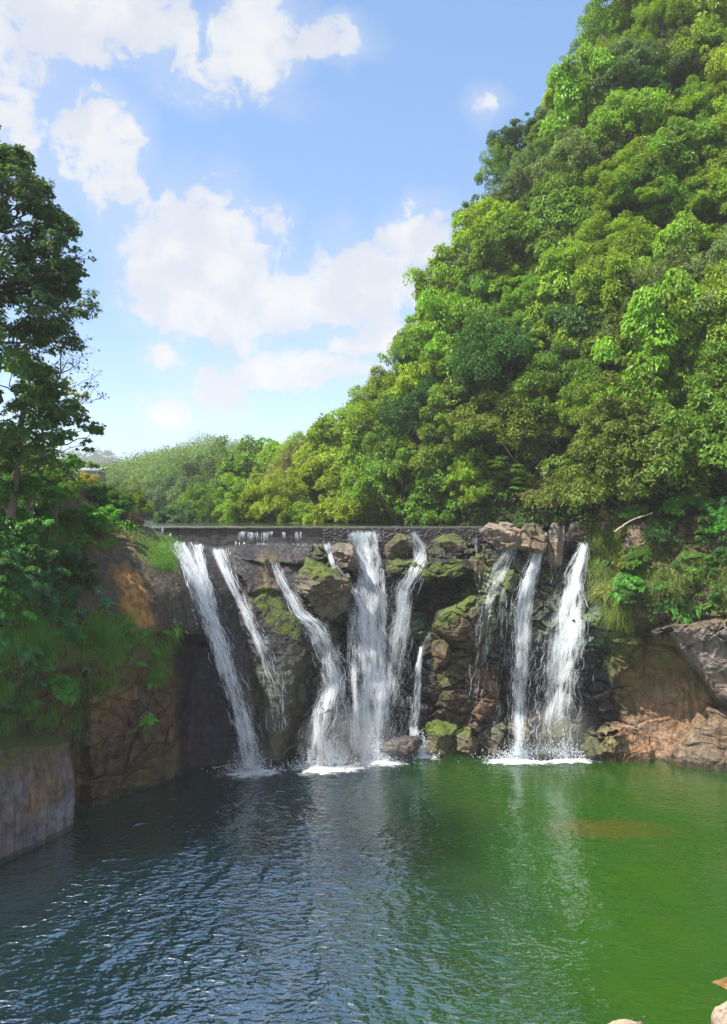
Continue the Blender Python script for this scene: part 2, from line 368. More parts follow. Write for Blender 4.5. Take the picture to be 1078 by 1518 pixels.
# rock masses: outline in photo pixels, metres it stands out (or is hollowed in), softness of its edge
MASSES = [
 ([(262,940),(310,950),(322,975),(348,1042),(368,1107),(382,1160),(268,1160),(264,1041),(240,985)], -2.3, 14),         # hollow behind the first fall
 ([(120,800),(200,800),(250,815),(275,850),(310,935),(318,952),(262,940),(200,945),(110,930)], .9, 8),                 # smooth brow over the hollow
 ([(340,820),(397,826),(414,876),(366,878),(350,850)], 1.0, 6),
 ([(366,874),(402,872),(446,912),(462,960),(462,1050),(440,1090),(420,1140),(385,1145),(384,1040),(368,960),(362,900)], 1.5, 16),   # green capped buttress
 ([(440,1010),(462,1000),(470,1130),(420,1145),(425,1090)], -1.2, 10),
 ([(338,802),(487,806),(492,830),(400,838),(340,822)], .7, 3),                                                           # ledge below the weir
 ([(470,1030),(490,1018),(512,1024),(522,1060),(530,1140),(452,1140),(456,1080)], 2.2, 18),                              # dome the third fall breaks on
 ([(462,920),(500,915),(515,960),(520,1020),(470,1020),(455,960)], 1.0, 12),
 ([(570,832),(600,828),(690,830),(700,846),(672,858),(650,868),(612,870),(598,858),(574,860)], 1.9, 4),                  # ledge with green rim
 ([(605,872),(650,870),(700,850),(705,890),(648,905),(632,960),(612,1000),(600,940)], -2.2, 10),                         # black hollow below it
 ([(584,914),(632,915),(634,938),(606,956),(586,950)], 1.3, 6),
 ([(648,905),(668,894),(700,880),(716,900),(718,950),(690,962),(660,960),(644,930)], 2.3, 8),                            # mossy knob
 ([(654,960),(700,960),(708,1020),(700,1075),(650,1060),(640,1000)], 1.0, 10),
 ([(706,990),(736,985),(742,1020),(716,1085),(696,1080)], 1.2, 5),                                                        # tilted brown slab
 ([(716,870),(760,840),(770,880),(742,920),(722,915)], 1.0, 10),
 ([(690,830),(712,820),(716,868),(700,872)], .8, 5),
 ([(730,1070),(790,1058),(860,1062),(884,1090),(880,1150),(726,1150)], 1.2, 14),
 ([(850,915),(896,908),(908,940),(902,960),(862,962),(846,945)], 1.1, 6),
 ([(850,965),(900,966),(900,1034),(868,1044),(846,1010)], -1.4, 10),
 ([(868,1040),(910,1034),(930,1075),(890,1090),(868,1080)], -1.6, 8),
 ([(902,925),(958,952),(954,966),(906,1030),(896,1000),(905,960)], .9, 5),
 ([(958,930),(1000,925),(1078,915),(1420,900),(1420,1030),(1110,1080),(1062,1036),(1036,1000),(1002,958),(970,955)], 2.1, 5),   # grey slab over the arch
 ([(958,957),(1002,960),(1036,1002),(1062,1040),(1046,1042),(1000,1008),(950,992)], .5, 5),
 ([(908,1030),(952,992),(1000,1008),(1044,1040),(1040,1060),(988,1128),(990,1160),(900,1160),(918,1090)], -.5, 6),
 ([(1050,1044),(1080,1050),(1420,1090),(1420,1240),(985,1160),(1000,1110)], .7, 6),
 ([(880,1085),(905,1080),(960,1105),(990,1160),(860,1160)], .9, 8),
 ([(100,1000),(128,985),(135,1200),(100,1230)], -.8, 8),
 ([(125,1035),(185,1005),(215,1020),(240,1120),(235,1170),(120,1200)], .5, 7),
]
PX = np.arange(-300, 1402, 2.0); NR = 300
tt = np.linspace(0, 1.05, NR)
px_g = np.broadcast_to(PX, (NR, len(PX))); top_g = toprow(PX); wl_g = waterline(PX)
top_g = top_g + 4 * fbm(np.stack([PX / 14, 0 * PX, 0 * PX], -1), 3, 5)
py_g = top_g[None] + tt[:, None] * (wl_g - top_g)[None]
def cliff_depth(px, py):
    """depth of the rock face with all its masses, blocks and ledges"""
    Y = baseY(px, py)
    wn = np.stack([px / 28., py / 28., 0 * px], -1)
    wx, wy = px + 9 * fbm(wn, 4, 11), py + 7 * fbm(wn + 50, 4, 12)
    for poly, amt, soft in MASSES:
        x0, y0 = np.min(poly, 0); x1, y1 = np.max(poly, 0)
        sel = (wx > x0 - 3 * soft) & (wx < x1 + 3 * soft) & (wy > y0 - 3 * soft) & (wy < y1 + 3 * soft)
        if not sel.any(): continue
        d = polydist(poly, wx[sel], wy[sel]); Y[sel] -= amt * (sstep(-soft * .5, soft, d) * .8 + .2 * sstep(0, soft * 3, d))
    P = W(px, py, Y)
    blocky = np.clip(sstep(430, 480, px) + .45 * sstep(300, 240, px) * sstep(960, 1010, py)* 1., .05, 1)
    blocky = blocky * (1 - .85 * sstep(900, 950, px) * sstep(930, 980, py))
    q = np.stack([P[..., 0], P[..., 2]], -1) + .9 * np.stack([fbm(P / 3., 3, 21), fbm(P / 3. + 9, 3, 22)], -1)
    f0, c0 = facets(q * np.array([.9, .8]), 5.5, 25, .8); f1, c1 = facets(q * np.array([.8, 1.]), 2.6, 31, .9); f2, c2 = facets(q * np.array([.75, 1.2]), 1.15, 41, .9); f3, c3 = facets(q, .5, 51, .8)
    Y = Y + blocky * (f0 * 1.3 + .85 * f1 + .50 * f2 + .2 * f3 + .30 * (1 - sstep(0, .10, c1)) + .14 * (1 - sstep(0, .10, c2)))
    Y = Y + (.35 + .35 * sstep(380, 460, px)) * fbm(P / 6., 4, 61) + .16 * fbm(P / np.array([1.6, 1.6, .9]), 4, 62) + .035 * fbm(P / .4, 3, 63)
    ter = P[..., 2] + .8 * fbm(P / 4., 3, 71); s = ter / 1.7; fr = s - np.floor(s)
    Y = Y + .30 * blocky * (sstep(0, .75, fr) - fr)                                    # worn bedding steps
    return Y
Y_g = cliff_depth(px_g, py_g)
P_g = W(px_g, py_g, Y_g)
P_g[..., 2] = np.where(tt[:, None] > 1.0, np.minimum(P_g[..., 2], -.3), P_g[..., 2])
def grid_normals(P):
    n = np.cross(np.gradient(P, axis=1), np.gradient(P, axis=0)); n = unit(n); return np.where(n[..., 1:2] > 0.2, -n, n)
N_g = grid_normals(P_g)
def cliff_at(px, py):
    """world point and outward normal on the rock face for arrays of photo pixels"""
    px = np.atleast_1d(np.asarray(px, float)); py = np.atleast_1d(np.asarray(py, float))
    c = np.clip((px + 300) / 2., 0, len(PX) - 1.001); ci = c.astype(int); cf = c - ci
    t0 = np.interp(px, PX, top_g); w0 = np.interp(px, PX, wl_g)
    r = np.clip((py - t0) / (w0 - t0) / 1.05 * (NR - 1), 0, NR - 1.001); ri = r.astype(int); rf = r - ri
    g = lambda A: (A[ri, ci].T * (1-cf) * (1-rf) + A[ri, ci+1].T * cf * (1-rf) + A[ri+1, ci].T * (1-cf) * rf + A[ri+1, ci+1].T * cf * rf).T
    return g(P_g), unit(g(N_g))
# what the rock is made of: albedo, moss and wetness in patches of their own outline
def paint(px, py, P, N):
    wn = np.stack([px / 30., py / 30., 0 * px], -1); wx, wy = px + 10 * fbm(wn, 4, 81), py + 9 * fbm(wn + 31, 4, 82)
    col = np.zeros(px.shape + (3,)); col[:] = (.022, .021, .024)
    wet = np.full(px.shape, .75)
    def patch(poly, c, feather=10, k=1., wt=None):
        f = sstep(-feather, feather, polydist(poly, wx, wy)) * k
        col[:] = col * (1 - f[..., None]) + np.array(c) * f[..., None]
        if wt is not None: wet[:] = wet * (1 - f) + wt * f
    patch([(-320,500),(120,640),(230,800),(240,900),(262,960),(280,1040),(280,1180),(-320,1400)], (.088, .066, .039), 14, 1, .3)
    patch([(105,820),(190,820),(270,850),(300,900),(220,935),(110,915)], (.055, .046, .036), 12, .9, .5)
    patch([(168,840),(190,835),(214,905),(212,930),(188,930)], (.23, .14, .04), 8, .9)
    patch([(198,850),(206,848),(226,925),(216,928)], (.23, .135, .04), 5, .8)
    patch([(232,850),(262,850),(300,910),(290,930),(240,925)], (.05, .048, .045), 12, .8)
    patch([(130,1030),(185,1005),(200,1060),(180,1100),(140,1110)], (.15, .09, .036), 14, .8)
    patch([(150,1110),(235,1080),(255,1150),(150,1185)], (.075, .058, .03), 14, .8)
    patch([(110,1090),(240,1010),(250,1100),(140,1200)], (.042, .035, .032), 20, .6)
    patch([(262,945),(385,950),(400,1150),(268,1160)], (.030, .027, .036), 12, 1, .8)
    patch([(360,1000),(460,960),(460,1140),(372,1140)], (.050, .052, .040), 14, .9, .8)
    patch([(384,820),(412,830),(420,880),(380,880)], (.13, .10, .065), 10, .8, .5)
    patch([(640,900),(720,890),(720,960),(640,965)], (.07, .055, .032), 10, .8, .5)
    patch([(650,960),(740,975),(745,1020),(705,1090),(640,1075)], (.06, .045, .03), 14, .8, .6)
    patch([(700,990),(742,990),(745,1040),(700,1085)], (.12, .075, .05), 8, .9, .4)
    patch([(720,1060),(890,1050),(890,1130),(720,1130)], (.10, .10, .085), 14, .8, .7)
    patch([(700,860),(760,830),(770,900),(720,960)], (.14, .17, .12), 14, .7, .6)
    patch([(850,905),(906,905),(908,960),(850,965)], (.13, .24, .20), 10, .85, .5)
    patch([(582,912),(634,912),(636,945),(590,956)], (.13, .22, .17), 10, .8, .6)
    patch([(780,880),(870,880),(850,1000),(790,1000)], (.07, .09, .085), 20, .8)
    patch([(900,770),(1400,720),(1400,930),(960,930),(900,920)], (.11, .085, .06), 14, .9, .15)
    patch([(896,960),(960,940),(1000,955),(1062,1036),(1040,1050),(905,1040)], (.14, .10, .05), 10, .9, .2)
    patch([(915,1050),(960,1005),(1000,1010),(1046,1042),(1030,1075),(985,1130),(900,1130),(900,1090)], (.175, .12, .085), 12, .95, .15)
    patch([(900,1085),(960,1090),(975,1130),(890,1130)], (.16, .105, .06), 12, .7, .15)
    patch([(985,1010),(1046,1040),(1020,1090),(1000,1060)], (.18, .135, .09), 12, .6)
    patch([(990,935),(1400,905),(1400,1040),(1066,1036),(1036,1000),(1004,958)], (.15, .13, .128), 8, 1, .15)
    patch([(1050,1046),(1400,1080),(1400,1200),(990,1140),(1005,1100)], (.135, .10, .07), 10, .9, .15)
    patch([(860,1085),(905,1075),(930,1110),(880,1130)], (.10, .10, .05), 10, .9, .3)
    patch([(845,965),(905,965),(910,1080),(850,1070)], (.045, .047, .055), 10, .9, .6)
    # moss sits on ledges, and in the patches the photo shows
    moss = sstep(.30, .75, N[..., 2]) * sstep(430, 480, px) * .55 * sstep(1000, 930, py)
    def mossy(poly, k, f=10):
        np.maximum(moss, k * sstep(-f, f, polydist(poly, wx, wy)), out=moss)
    mossy([(368,872),(402,872),(446,914),(448,944),(412,946),(382,905)], .60, 5)
    mossy([(644,930),(650,905),(690,882),(712,860),(716,880),(690,915),(660,928)], .80, 6)
    mossy([(570,832),(690,832),(686,852),(640,858),(576,850)], .62, 4)
    mossy([(700,830),(765,820),(770,880),(720,900)], .50, 10)
    mossy([(640,955),(705,960),(690,1000),(650,1060)], .42, 14)
    mossy([(620,1075),(680,1065),(690,1125),(620,1125)], .70, 8)
    mossy([(440,830),(515,840),(500,915),(445,905)], .35, 8)
    mossy([(800,850),(860,830),(850,900),(800,890)], .45, 14)
    mossy([(870,900),(960,930),(960,990),(900,1000)], .52, 14)
    mossy([(950,965),(1000,960),(1060,1036),(1000,1005)], .42, 10)
    mossy([(905,1040),(960,1000),(990,1010),(930,1070)], .42, 14)
    mossy([(200,790),(265,800),(265,850),(200,830)], .65, 10)
    mossy([(-200,1000),(100,1000),(100,1100),(-200,1110)], .45, 14)
    mossy([(100,940),(250,930),(240,1010),(130,1030)], .40, 14)
    mossy([(170,1120),(262,1100),(262,1160),(140,1190)], .28, 10)
    mossy([(370,960),(456,950),(440,1040),(372,1040)], .22, 14)
    mossy([(740,1060),(890,1060),(890,1125),(740,1125)], .34, 14)
    wet = np.where(py > np.interp(px, wl_x, wl_y) - 14, .9, wet)
    dk = (py > np.interp(px, wl_x, wl_y) - 9 - 5 * fbm(np.stack([px / 12, 0 * px, 0 * px], -1), 2, 3))
    col = np.where(dk[..., None], col * .45, col)           # tide line
    return col, moss, wet
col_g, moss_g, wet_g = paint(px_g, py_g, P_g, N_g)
# the ground runs back from the lip
back = []; NB = 10
for k in range(NB, 0, -1):
    row = P_g[0].copy(); s = (k / NB) ** 1.3; row[:, 1] += 16 * s; row[:, 0] *= (row[:, 1]) / P_g[0][:, 1]
    left = sstep(240, 150, PX); right = sstep(860, 920, PX)
    row[:, 2] += -.25 * s * (1 - left) * (1 - right) + left * .3 * s + right * 9 * s + .12 * fbm(row / 1.5, 3, 91); back.append(row)
back = np.array(back)
Vc = np.concatenate([back, P_g], 0)
ext = lambda a: np.concatenate([np.repeat(a[:1], NB, 0), a], 0)
me = mk_mesh('cliff', Vc, gridfaces(NR + NB, len(PX)), False)
cattr(me, 'rock', ext(col_g).reshape(-1, 3)); fattr(me, 'moss', ext(moss_g)); fattr(me, 'wet', ext(wet_g))
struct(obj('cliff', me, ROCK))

# ------------------------------------------------------------------ pool, river, weir
def sheet(name, x0, x1, y0, y1, z, m, nx=2, ny=2):
    X, Y = np.meshgrid(np.linspace(x0, x1, nx), np.linspace(y0, y1, ny)); P = np.stack([X, Y, 0 * X + z], -1)
    return struct(obj(name, mk_mesh(name, P, gridfaces(ny, nx)), m))
sheet('pool_water', -120, 140, -60, 76, 0, POOL)
def river_material():
    m, t = material('river_water'); co = t.n('ShaderNodeTexCoord').outputs['Object']
    p = t.n('ShaderNodeBsdfPrincipled', Roughness=.08, IOR=1.33); p.inputs['Base Color'].default_value = (.02, .03, .018, 1)
    t.set(p.inputs['Normal'], t.bump(t.noise(co, 2., 4, .6), .6, .1)); t.out(p.outputs[0]); return m
sheet('river_water', -60, 26, 76.8, 400, 20.0, river_material())
def weir_material():
    m, t = material('weir_stone'); co = t.n('ShaderNodeTexCoord').outputs['Object']; n = t.noise(co, 2.2, 6, .65); st = t.noise(t.mapv(co, (2.5, 2.5, .2)), 1.5, 5, .6)
    c = t.mix(n, (.022, .021, .023), (.085, .078, .068)); c = t.mix(t.ramp(st, .5, .62), c, (.022, .022, .026))
    p = t.n('ShaderNodeBsdfPrincipled', Roughness=.55); t.set(p.inputs['Base Color'], c); t.set(p.inputs['Normal'], t.bump(n, .6, .06)); t.out(p.outputs[0]); return m
WEIR = weir_material()
def build_weir():
    root = thing('stone_weir', 'long low dark stone weir crossing the river above the falls', 'weir')
    n = 420; u = np.linspace(0, 1, n); x = -26.0 + u * 39.2; y = 76.6 - 1.2 * u - .5 * np.sin(u * math.pi)
    def section(u0, u1, prof, facef, name):
        k = (u >= u0) & (u <= u1); xs, ys = x[k], y[k]; rows = []
        for (dy, z) in prof:
            jit = .03 * fbm(np.stack([xs / .6, 0 * xs + z * 3, 0 * xs + dy * 5], -1), 3, 7); rows.append(np.stack([xs, ys + dy + jit, 0 * xs + z + jit * .6], -1))
        P = np.array(rows); P = facef(P, xs); return obj(name, mk_mesh(name, P, gridfaces(len(prof), k.sum()), True), WEIR, root)
    zz = np.linspace(18.2, 19.93, 16)
    section(0, .56, [(0, z) for z in zz] + [(.02, 19.93), (1.1, 19.93), (1.1, 18.2)], lambda P, xs: P, 'weir_wall')
    def cob(P, xs):                                       # rounded river cobbles set in the facing
        q = np.stack([P[..., 0], P[..., 2] * 1.25], -1); f, c = facets(q, .34, 77, .2)
        front = (np.arange(len(P)) < 30)[:, None]
        P[..., 1] -= front * (.16 * np.sqrt(np.clip(c / .5, 0, 1)) + .05 * f); return P
    zz2 = np.linspace(18.2, 19.93, 30)
    k0 = len(zz2); section(.56, 1, [(-.04, z) for z in zz2] + [(.0, 19.93), (1.1, 19.93), (1.1, 18.2)], cob, 'cobble_facing')
    rows = []
    for (dy, z) in [(-.16, 19.86), (-.17, 20.0), (-.12, 20.06), (1.2, 20.06), (1.22, 19.9)]:
        j = .055 * fbm(np.stack([x / .8, 0 * x + dy, 0 * x + z], -1), 3, 9); rows.append(np.stack([x, y + dy + j, 0 * x + z + j], -1))
    P = np.array(rows); obj('weir_coping', mk_mesh('weir_coping', P, gridfaces(5, n), True), WEIR, root)
build_weir()

# ------------------------------------------------------------------ boulders
def boulder_mesh(seed, size, col, moss=.3, wet=.4, rough=.11, flat=1.0, cuts=20):
    rng = rs(seed); nu, nv = 96, 60
    th = np.linspace(0, 2 * math.pi, nu, endpoint=False); ph = np.linspace(.02, math.pi - .02, nv)
    T, PH = np.meshgrid(th, ph); D = np.stack([np.sin(PH) * np.cos(T), np.sin(PH) * np.sin(T), np.cos(PH)], -1)
    r = np.ones(T.shape)
    for _ in range(cuts):                                  # planes sheared off the block
        nrm = unit(rng.normal(size=3)); h = rng.uniform(.55, .92); dd = D @ nrm; r = np.minimum(r, np.where(dd > .05, h / np.maximum(dd, .05), 9))
    P = D * r[..., None]; P = P / np.abs(P).max(axis=(0, 1)) * np.array(size)
    P = P + D * (rough * min(size) * (fbm(P / (max(size) * .5) + seed, 4, seed) + 1.3 * facets(np.stack([P[..., 0] + .6 * P[..., 1], P[..., 2] * 1.5], -1), .75, seed, 1.)[0] + .25 * fbm(P / .25, 3, seed + 1)))[..., None]
    i = np.arange(nu * nv).reshape(nv, nu); j = np.roll(i, -1, 1); F = np.stack([i[:-1], i[1:], j[1:], j[:-1]], -1).reshape(-1, 4)
    me = mk_mesh('boulder', P, F, False); N = unit(D / np.array(size)); n = T.size
    c = np.broadcast_to(np.array(col), (n, 3)) * (1 + .25 * fbm(P.reshape(-1, 3) / .7, 3, seed))[:, None]
    cattr(me, 'rock', c); fattr(me, 'moss', moss * sstep(.2, .8, N[..., 2].ravel())); fattr(me, 'wet', np.full(n, wet)); return me
# photo box (x0,y0,x1,y1), depth offset, colour, moss, wet, label
BOULD = [
 ((562,793,614,836), -.6, (.12,.10,.085), .35, .4, 'rounded grey boulder below the cobbled weir beside the central white fall'),
 ((640,793,700,828), -.6, (.15,.135,.12), .45, .3, 'flat topped dark block with mossy foot under the cobbled weir'),
 ((711,775,785,817), -.9, (.20,.172,.148), .12, .1, 'big pale tan boulder at the end of the stone weir'),
 ((766,772,812,822), -1.2, (.165,.138,.112), .25, .1, 'upright tan boulder leaning between the big pale boulder and the tall thin fall'),
 ((806,774,834,856), -.5, (.165,.14,.12), .05, .5, 'narrow layered tan rock washed by a trickle between the two tall falls'),
 ((438,831,518,922), -1.6, (.12,.11,.085), .62, .5, 'large rounded boulder with bright moss cap beside the curving jet'),
 ((566,1090,626,1126), -1.6, (.085,.085,.09), .05, .9, 'smooth dark wet stone at the pool edge under the small fall'),
 ((622,1068,684,1124), -1.0, (.10,.105,.06), .75, .5, 'green mossy boulder at the pool edge beside smooth dark stone'),
 ((674,1076,712,1124), -.7, (.12,.115,.085), .40, .5, 'grey green broken boulder standing between mossy boulder and tilted brown slab'),
 ((918,772,976,838), -1.0, (.15,.12,.09), .15, .1, 'tan boulder half buried in plants above the yellowish hanging grass'),
 ((838,776,882,812), .6, (.16,.13,.115), .2, .5, 'dark broken rock in the shade where the misty fall begins'),
 ((884,768,930,800), .6, (.15,.115,.09), .2, .1, 'low brown rock under bare roots beside the misty fall'),
 ((180,760,212,782), -1.5, (.16,.11,.10), .0, .1, 'small reddish brown rock at the weir end among green ferns'),
 ((492,806,534,846), -.5, (.19,.165,.15), .25, .7, 'wet stepped stone under white water at the weir foot'),
 ((860,1096,900,1130), -.8, (.12,.12,.07), .35, .4, 'low olive stone at the waterline between misty fall and red wall'),
 ((640,948,668,984), -.8, (.12,.09,.06), .3, .5, 'small brown knob of rock under the mossy knob'),
 ((880,1030,916,1062), .2, (.08,.078,.082), .1, .5, 'dark angular rock wedged in the crevice beside misty fall'),
 ((548,800,568,830), -.2, (.14,.13,.12), .25, .8, 'dripping black stone between central fall and rounded grey boulder'),
 ((696,818,722,862), -.5, (.13,.12,.08), .6, .6, 'moss hung stone below the big pale boulder'),
]
for k, (bx, off, c, ms, wt, lab) in enumerate(BOULD):
    x0, y0, x1, y1 = bx; P, N = cliff_at((x0 + x1) / 2, max((y0 + y1) / 2, float(np.interp((x0+x1)/2, PX, top_g)) + 4)); Y = P[0, 1]
    sx, sz = (x1 - x0) / 2 / FPX * Y * 1.04, (y1 - y0) / 2 / FPX * Y * 1.04; sy = min(sx, sz) * 1.0 + .35
    Y = Y + off + sy * .45
    me = boulder_mesh(100 + k * 7, (sx, sy, sz), tuple(np.array(c) * (.8 if y0 < 790 else .62)), ms * 1.25, wt)
    o = obj('boulder', me, ROCK, loc=tuple(wpt((x0 + x1) / 2, (y0 + y1) / 2, Y))); tag(o, lab, 'boulder', 'boulders round the falls')

# retaining wall: the straight edged block at the water on the shaded side
def build_block():
    root = thing('retaining_wall', 'straight edged grey wall block standing in shaded water', 'wall')
    A = np.array([-19.6, 52.05]); B = np.array([-22.2, 46.9]); d = (A - B) / np.linalg.norm(A - B); nrm = np.array([d[1], -d[0]])
    L = 22.; nu, nv = 150, 60; u = np.linspace(0, 1, nu); v = np.linspace(0, 1, nv); U, Vv = np.meshgrid(u, v)
    ztop = 5.9 + U * 3.4 + .25 * fbm(np.stack([U * 14, 0 * U, 0 * U], -1), 3, 4)
    Z = -1.0 + Vv * (ztop + 1.0); q = np.stack([U * L, Z, 0 * U], -1)
    disp = .22 * fbm(q / 4., 4, 14) + .05 * fbm(q / .6, 3, 15); ox = .5 * sstep(.55, 1, Vv)
    X = A[0] - U * L * d[0] + nrm[0] * (disp - ox); Y = A[1] - U * L * d[1] + nrm[1] * (disp - ox)
    front = np.stack([X, Y, Z], -1); back = front[:, 0] - np.array([nrm[0], nrm[1], 0]) * 8 ; backtop = front[-1] - np.array([nrm[0] * 8, nrm[1] * 8, -.8])
    mb = MB(); mb.add(front, gridfaces(nv, nu)[:, ::-1])
    me = mk_mesh('wall_face', front, gridfaces(nv, nu)[:, ::-1], True)
    c = np.zeros((nv, nu, 3)); c[:] = (.085, .084, .096); wx = U * L
    st = sstep(.5, 1.4, 2.2 - np.hypot((wx - 2.5) / 1.2, (Z - 3.3) / 1.1)); c = c * (1 - st[..., None]) + np.array([.12, .09, .065]) * st[..., None]
    br = sstep(4.0, 5.5, Z + .8 * fbm(q / 1.5, 3, 16)); c = c * (1 - br[..., None]) + np.array([.085, .07, .05]) * br[..., None]
    sm = sstep(2.6, 2.0, Z) * sstep(3.2, 2.4, wx); c = c * (1 - sm[..., None]) + np.array([.13, .13, .15]) * sm[..., None]
    c = np.where((Z < .35)[..., None], c * .4, c)
    cattr(me, 'rock', c.reshape(-1, 3)); fattr(me, 'moss', .45 * sstep(4.8, 6.2, Z)); fattr(me, 'wet', .35 + 0 * Z); obj('wall_face', me, ROCK, root)
    side = np.array([front[:, 0], back]); me = mk_mesh('wall_end', side, gridfaces(2, nv)); cattr(me, 'rock', np.full((2 * nv, 3), .09)); fattr(me, 'moss', np.zeros(2 * nv)); fattr(me, 'wet', np.full(2 * nv, .3)); obj('wall_end', me, ROCK, root)
    tp = np.array([front[-1] + [0, 0, .002], backtop]); me = mk_mesh('wall_top', tp, gridfaces(2, nu)); cattr(me, 'rock', np.full((2 * nu, 3), .1)); fattr(me, 'moss', np.full(2 * nu, .7)); fattr(me, 'wet', np.full(2 * nu, .3)); obj('wall_top', me, ROCK, root)
build_block()

# ------------------------------------------------------------------ waterfalls
# path in photo pixels (x, y, half width), strand density, sheet density along the way, foam at the foot
FALLS = [
 ('broad slanting white fall sliding over smooth rock nearest the shaded cliff', [(262,803,18),(288,850,17),(316,930,16),(343,1010,17),(361,1070,17),(373,1138,17)], 1.0, (.95,.92,.85), (374,1146,52,10)),
 ('second white sheet joining the broad slanting fall partway down', [(292,806,9),(300,840,10),(309,880,11),(322,930,11),(338,990,10)], .8, (.95,.85,.5), None),
 ('thin broken fall beside the broad slanting fall', [(322,812,13),(343,865,9),(369,917,9),(392,967,12),(404,1020,13),(413,1085,12)], .9, (.95,.8,.35), None),
 ('stepped fall widening over a rock dome beside the green capped buttress', [(404,834,8),(427,880,12),(446,912,16),(468,927,22),(488,980,24),(498,1020,26),(490,1050,36),(484,1085,46),(482,1132,52)], .9, (.85,.78,.85), (482,1139,70,11)),
 ('central tall white fall below the cobbled weir', [(540,786,22),(543,812,24),(548,850,22),(552,890,22),(548,930,25),(553,1000,29),(556,1060,32),(554,1126,36)], 1.0, (.85,.95,.95), (560,1131,60,8)),
 ('narrow curving jet arching over the moss capped boulder', [(484,806,5),(492,835,5),(508,858,5),(526,880,6),(540,912,8),(546,945,9)], 1.2, (.95,.9,.6), None),
 ('zigzag fall stepping down the green rimmed ledge', [(611,788,6),(625,820,12),(612,850,15),(598,872,18),(595,915,18),(589,960,22),(582,1010,23),(578,1095,22)], .8, (.9,.85,.6), None),
 ('wispy veil between the central fall and the zigzag fall', [(566,842,6),(569,900,8),(568,960,9),(566,1030,10),(563,1085,11)], .6, (.7,.75,.5), None),
 ('wispy veil between the central fall and the stepped fall', [(524,860,5),(523,910,7),(524,970,10),(526,1040,12),(530,1110,14)], .7, (.6,.8,.8), None),
 ('short thin fall landing behind the smooth dark stone', [(623,957,5),(618,1020,7),(613,1080,9),(617,1112,12)], .9, (.9,.8,.85), (628,1122,30,6)),
 ('fine trickling fall spilling over mossy rock below the big pale boulder', [(757,812,10),(738,850,17),(724,890,11),(711,975,13),(704,1040,14)], .7, (.75,.65,.3), None),
 ('faint dripping fall between the mossy trickle and the tall thin fall', [(748,870,8),(741,930,8),(736,990,8),(730,1075,8)], .5, (.6,.45,.15), None),
 ('tall thin plunging fall beside the upright tan boulder', [(808,788,7),(798,815,9),(788,845,13),(777,900,16),(773,1010,15),(772,1120,16)], 1.1, (.95,.92,.75), (775,1129,70,7)),
 ('trickle washing the narrow layered tan rock', [(834,779,6),(828,812,9),(823,845,9),(820,865,8)], .7, (.7,.6,.3), None),
 ('wide misty fall nearest the plant covered wall', [(868,804,7),(858,838,14),(848,880,23),(840,940,29),(831,1000,33),(826,1060,36),(823,1118,38)], .95, (.95,.9,.62), (838,1128,64,6)),
 ('thin drip beside the flat topped dark block', [(706,796,4),(709,830,5),(711,868,5)], .8, (.6,.5,.3), None),
]
def octa(P, r):
    o = np.array([(1,0,0),(-1,0,0),(0,1,0),(0,-1,0),(0,0,1),(0,0,-1)], float); F = np.array([(0,2,4),(2,1,4),(1,3,4),(3,0,4),(2,0,5),(1,2,5),(3,1,5),(0,3,5)])
    V = P[:, None] + o[None] * r[:, None, None] * np.array([1, 1, 1.8]); return V.reshape(-1, 3), (F[None] + 6 * np.arange(len(P))[:, None, None]).reshape(-1, 3)
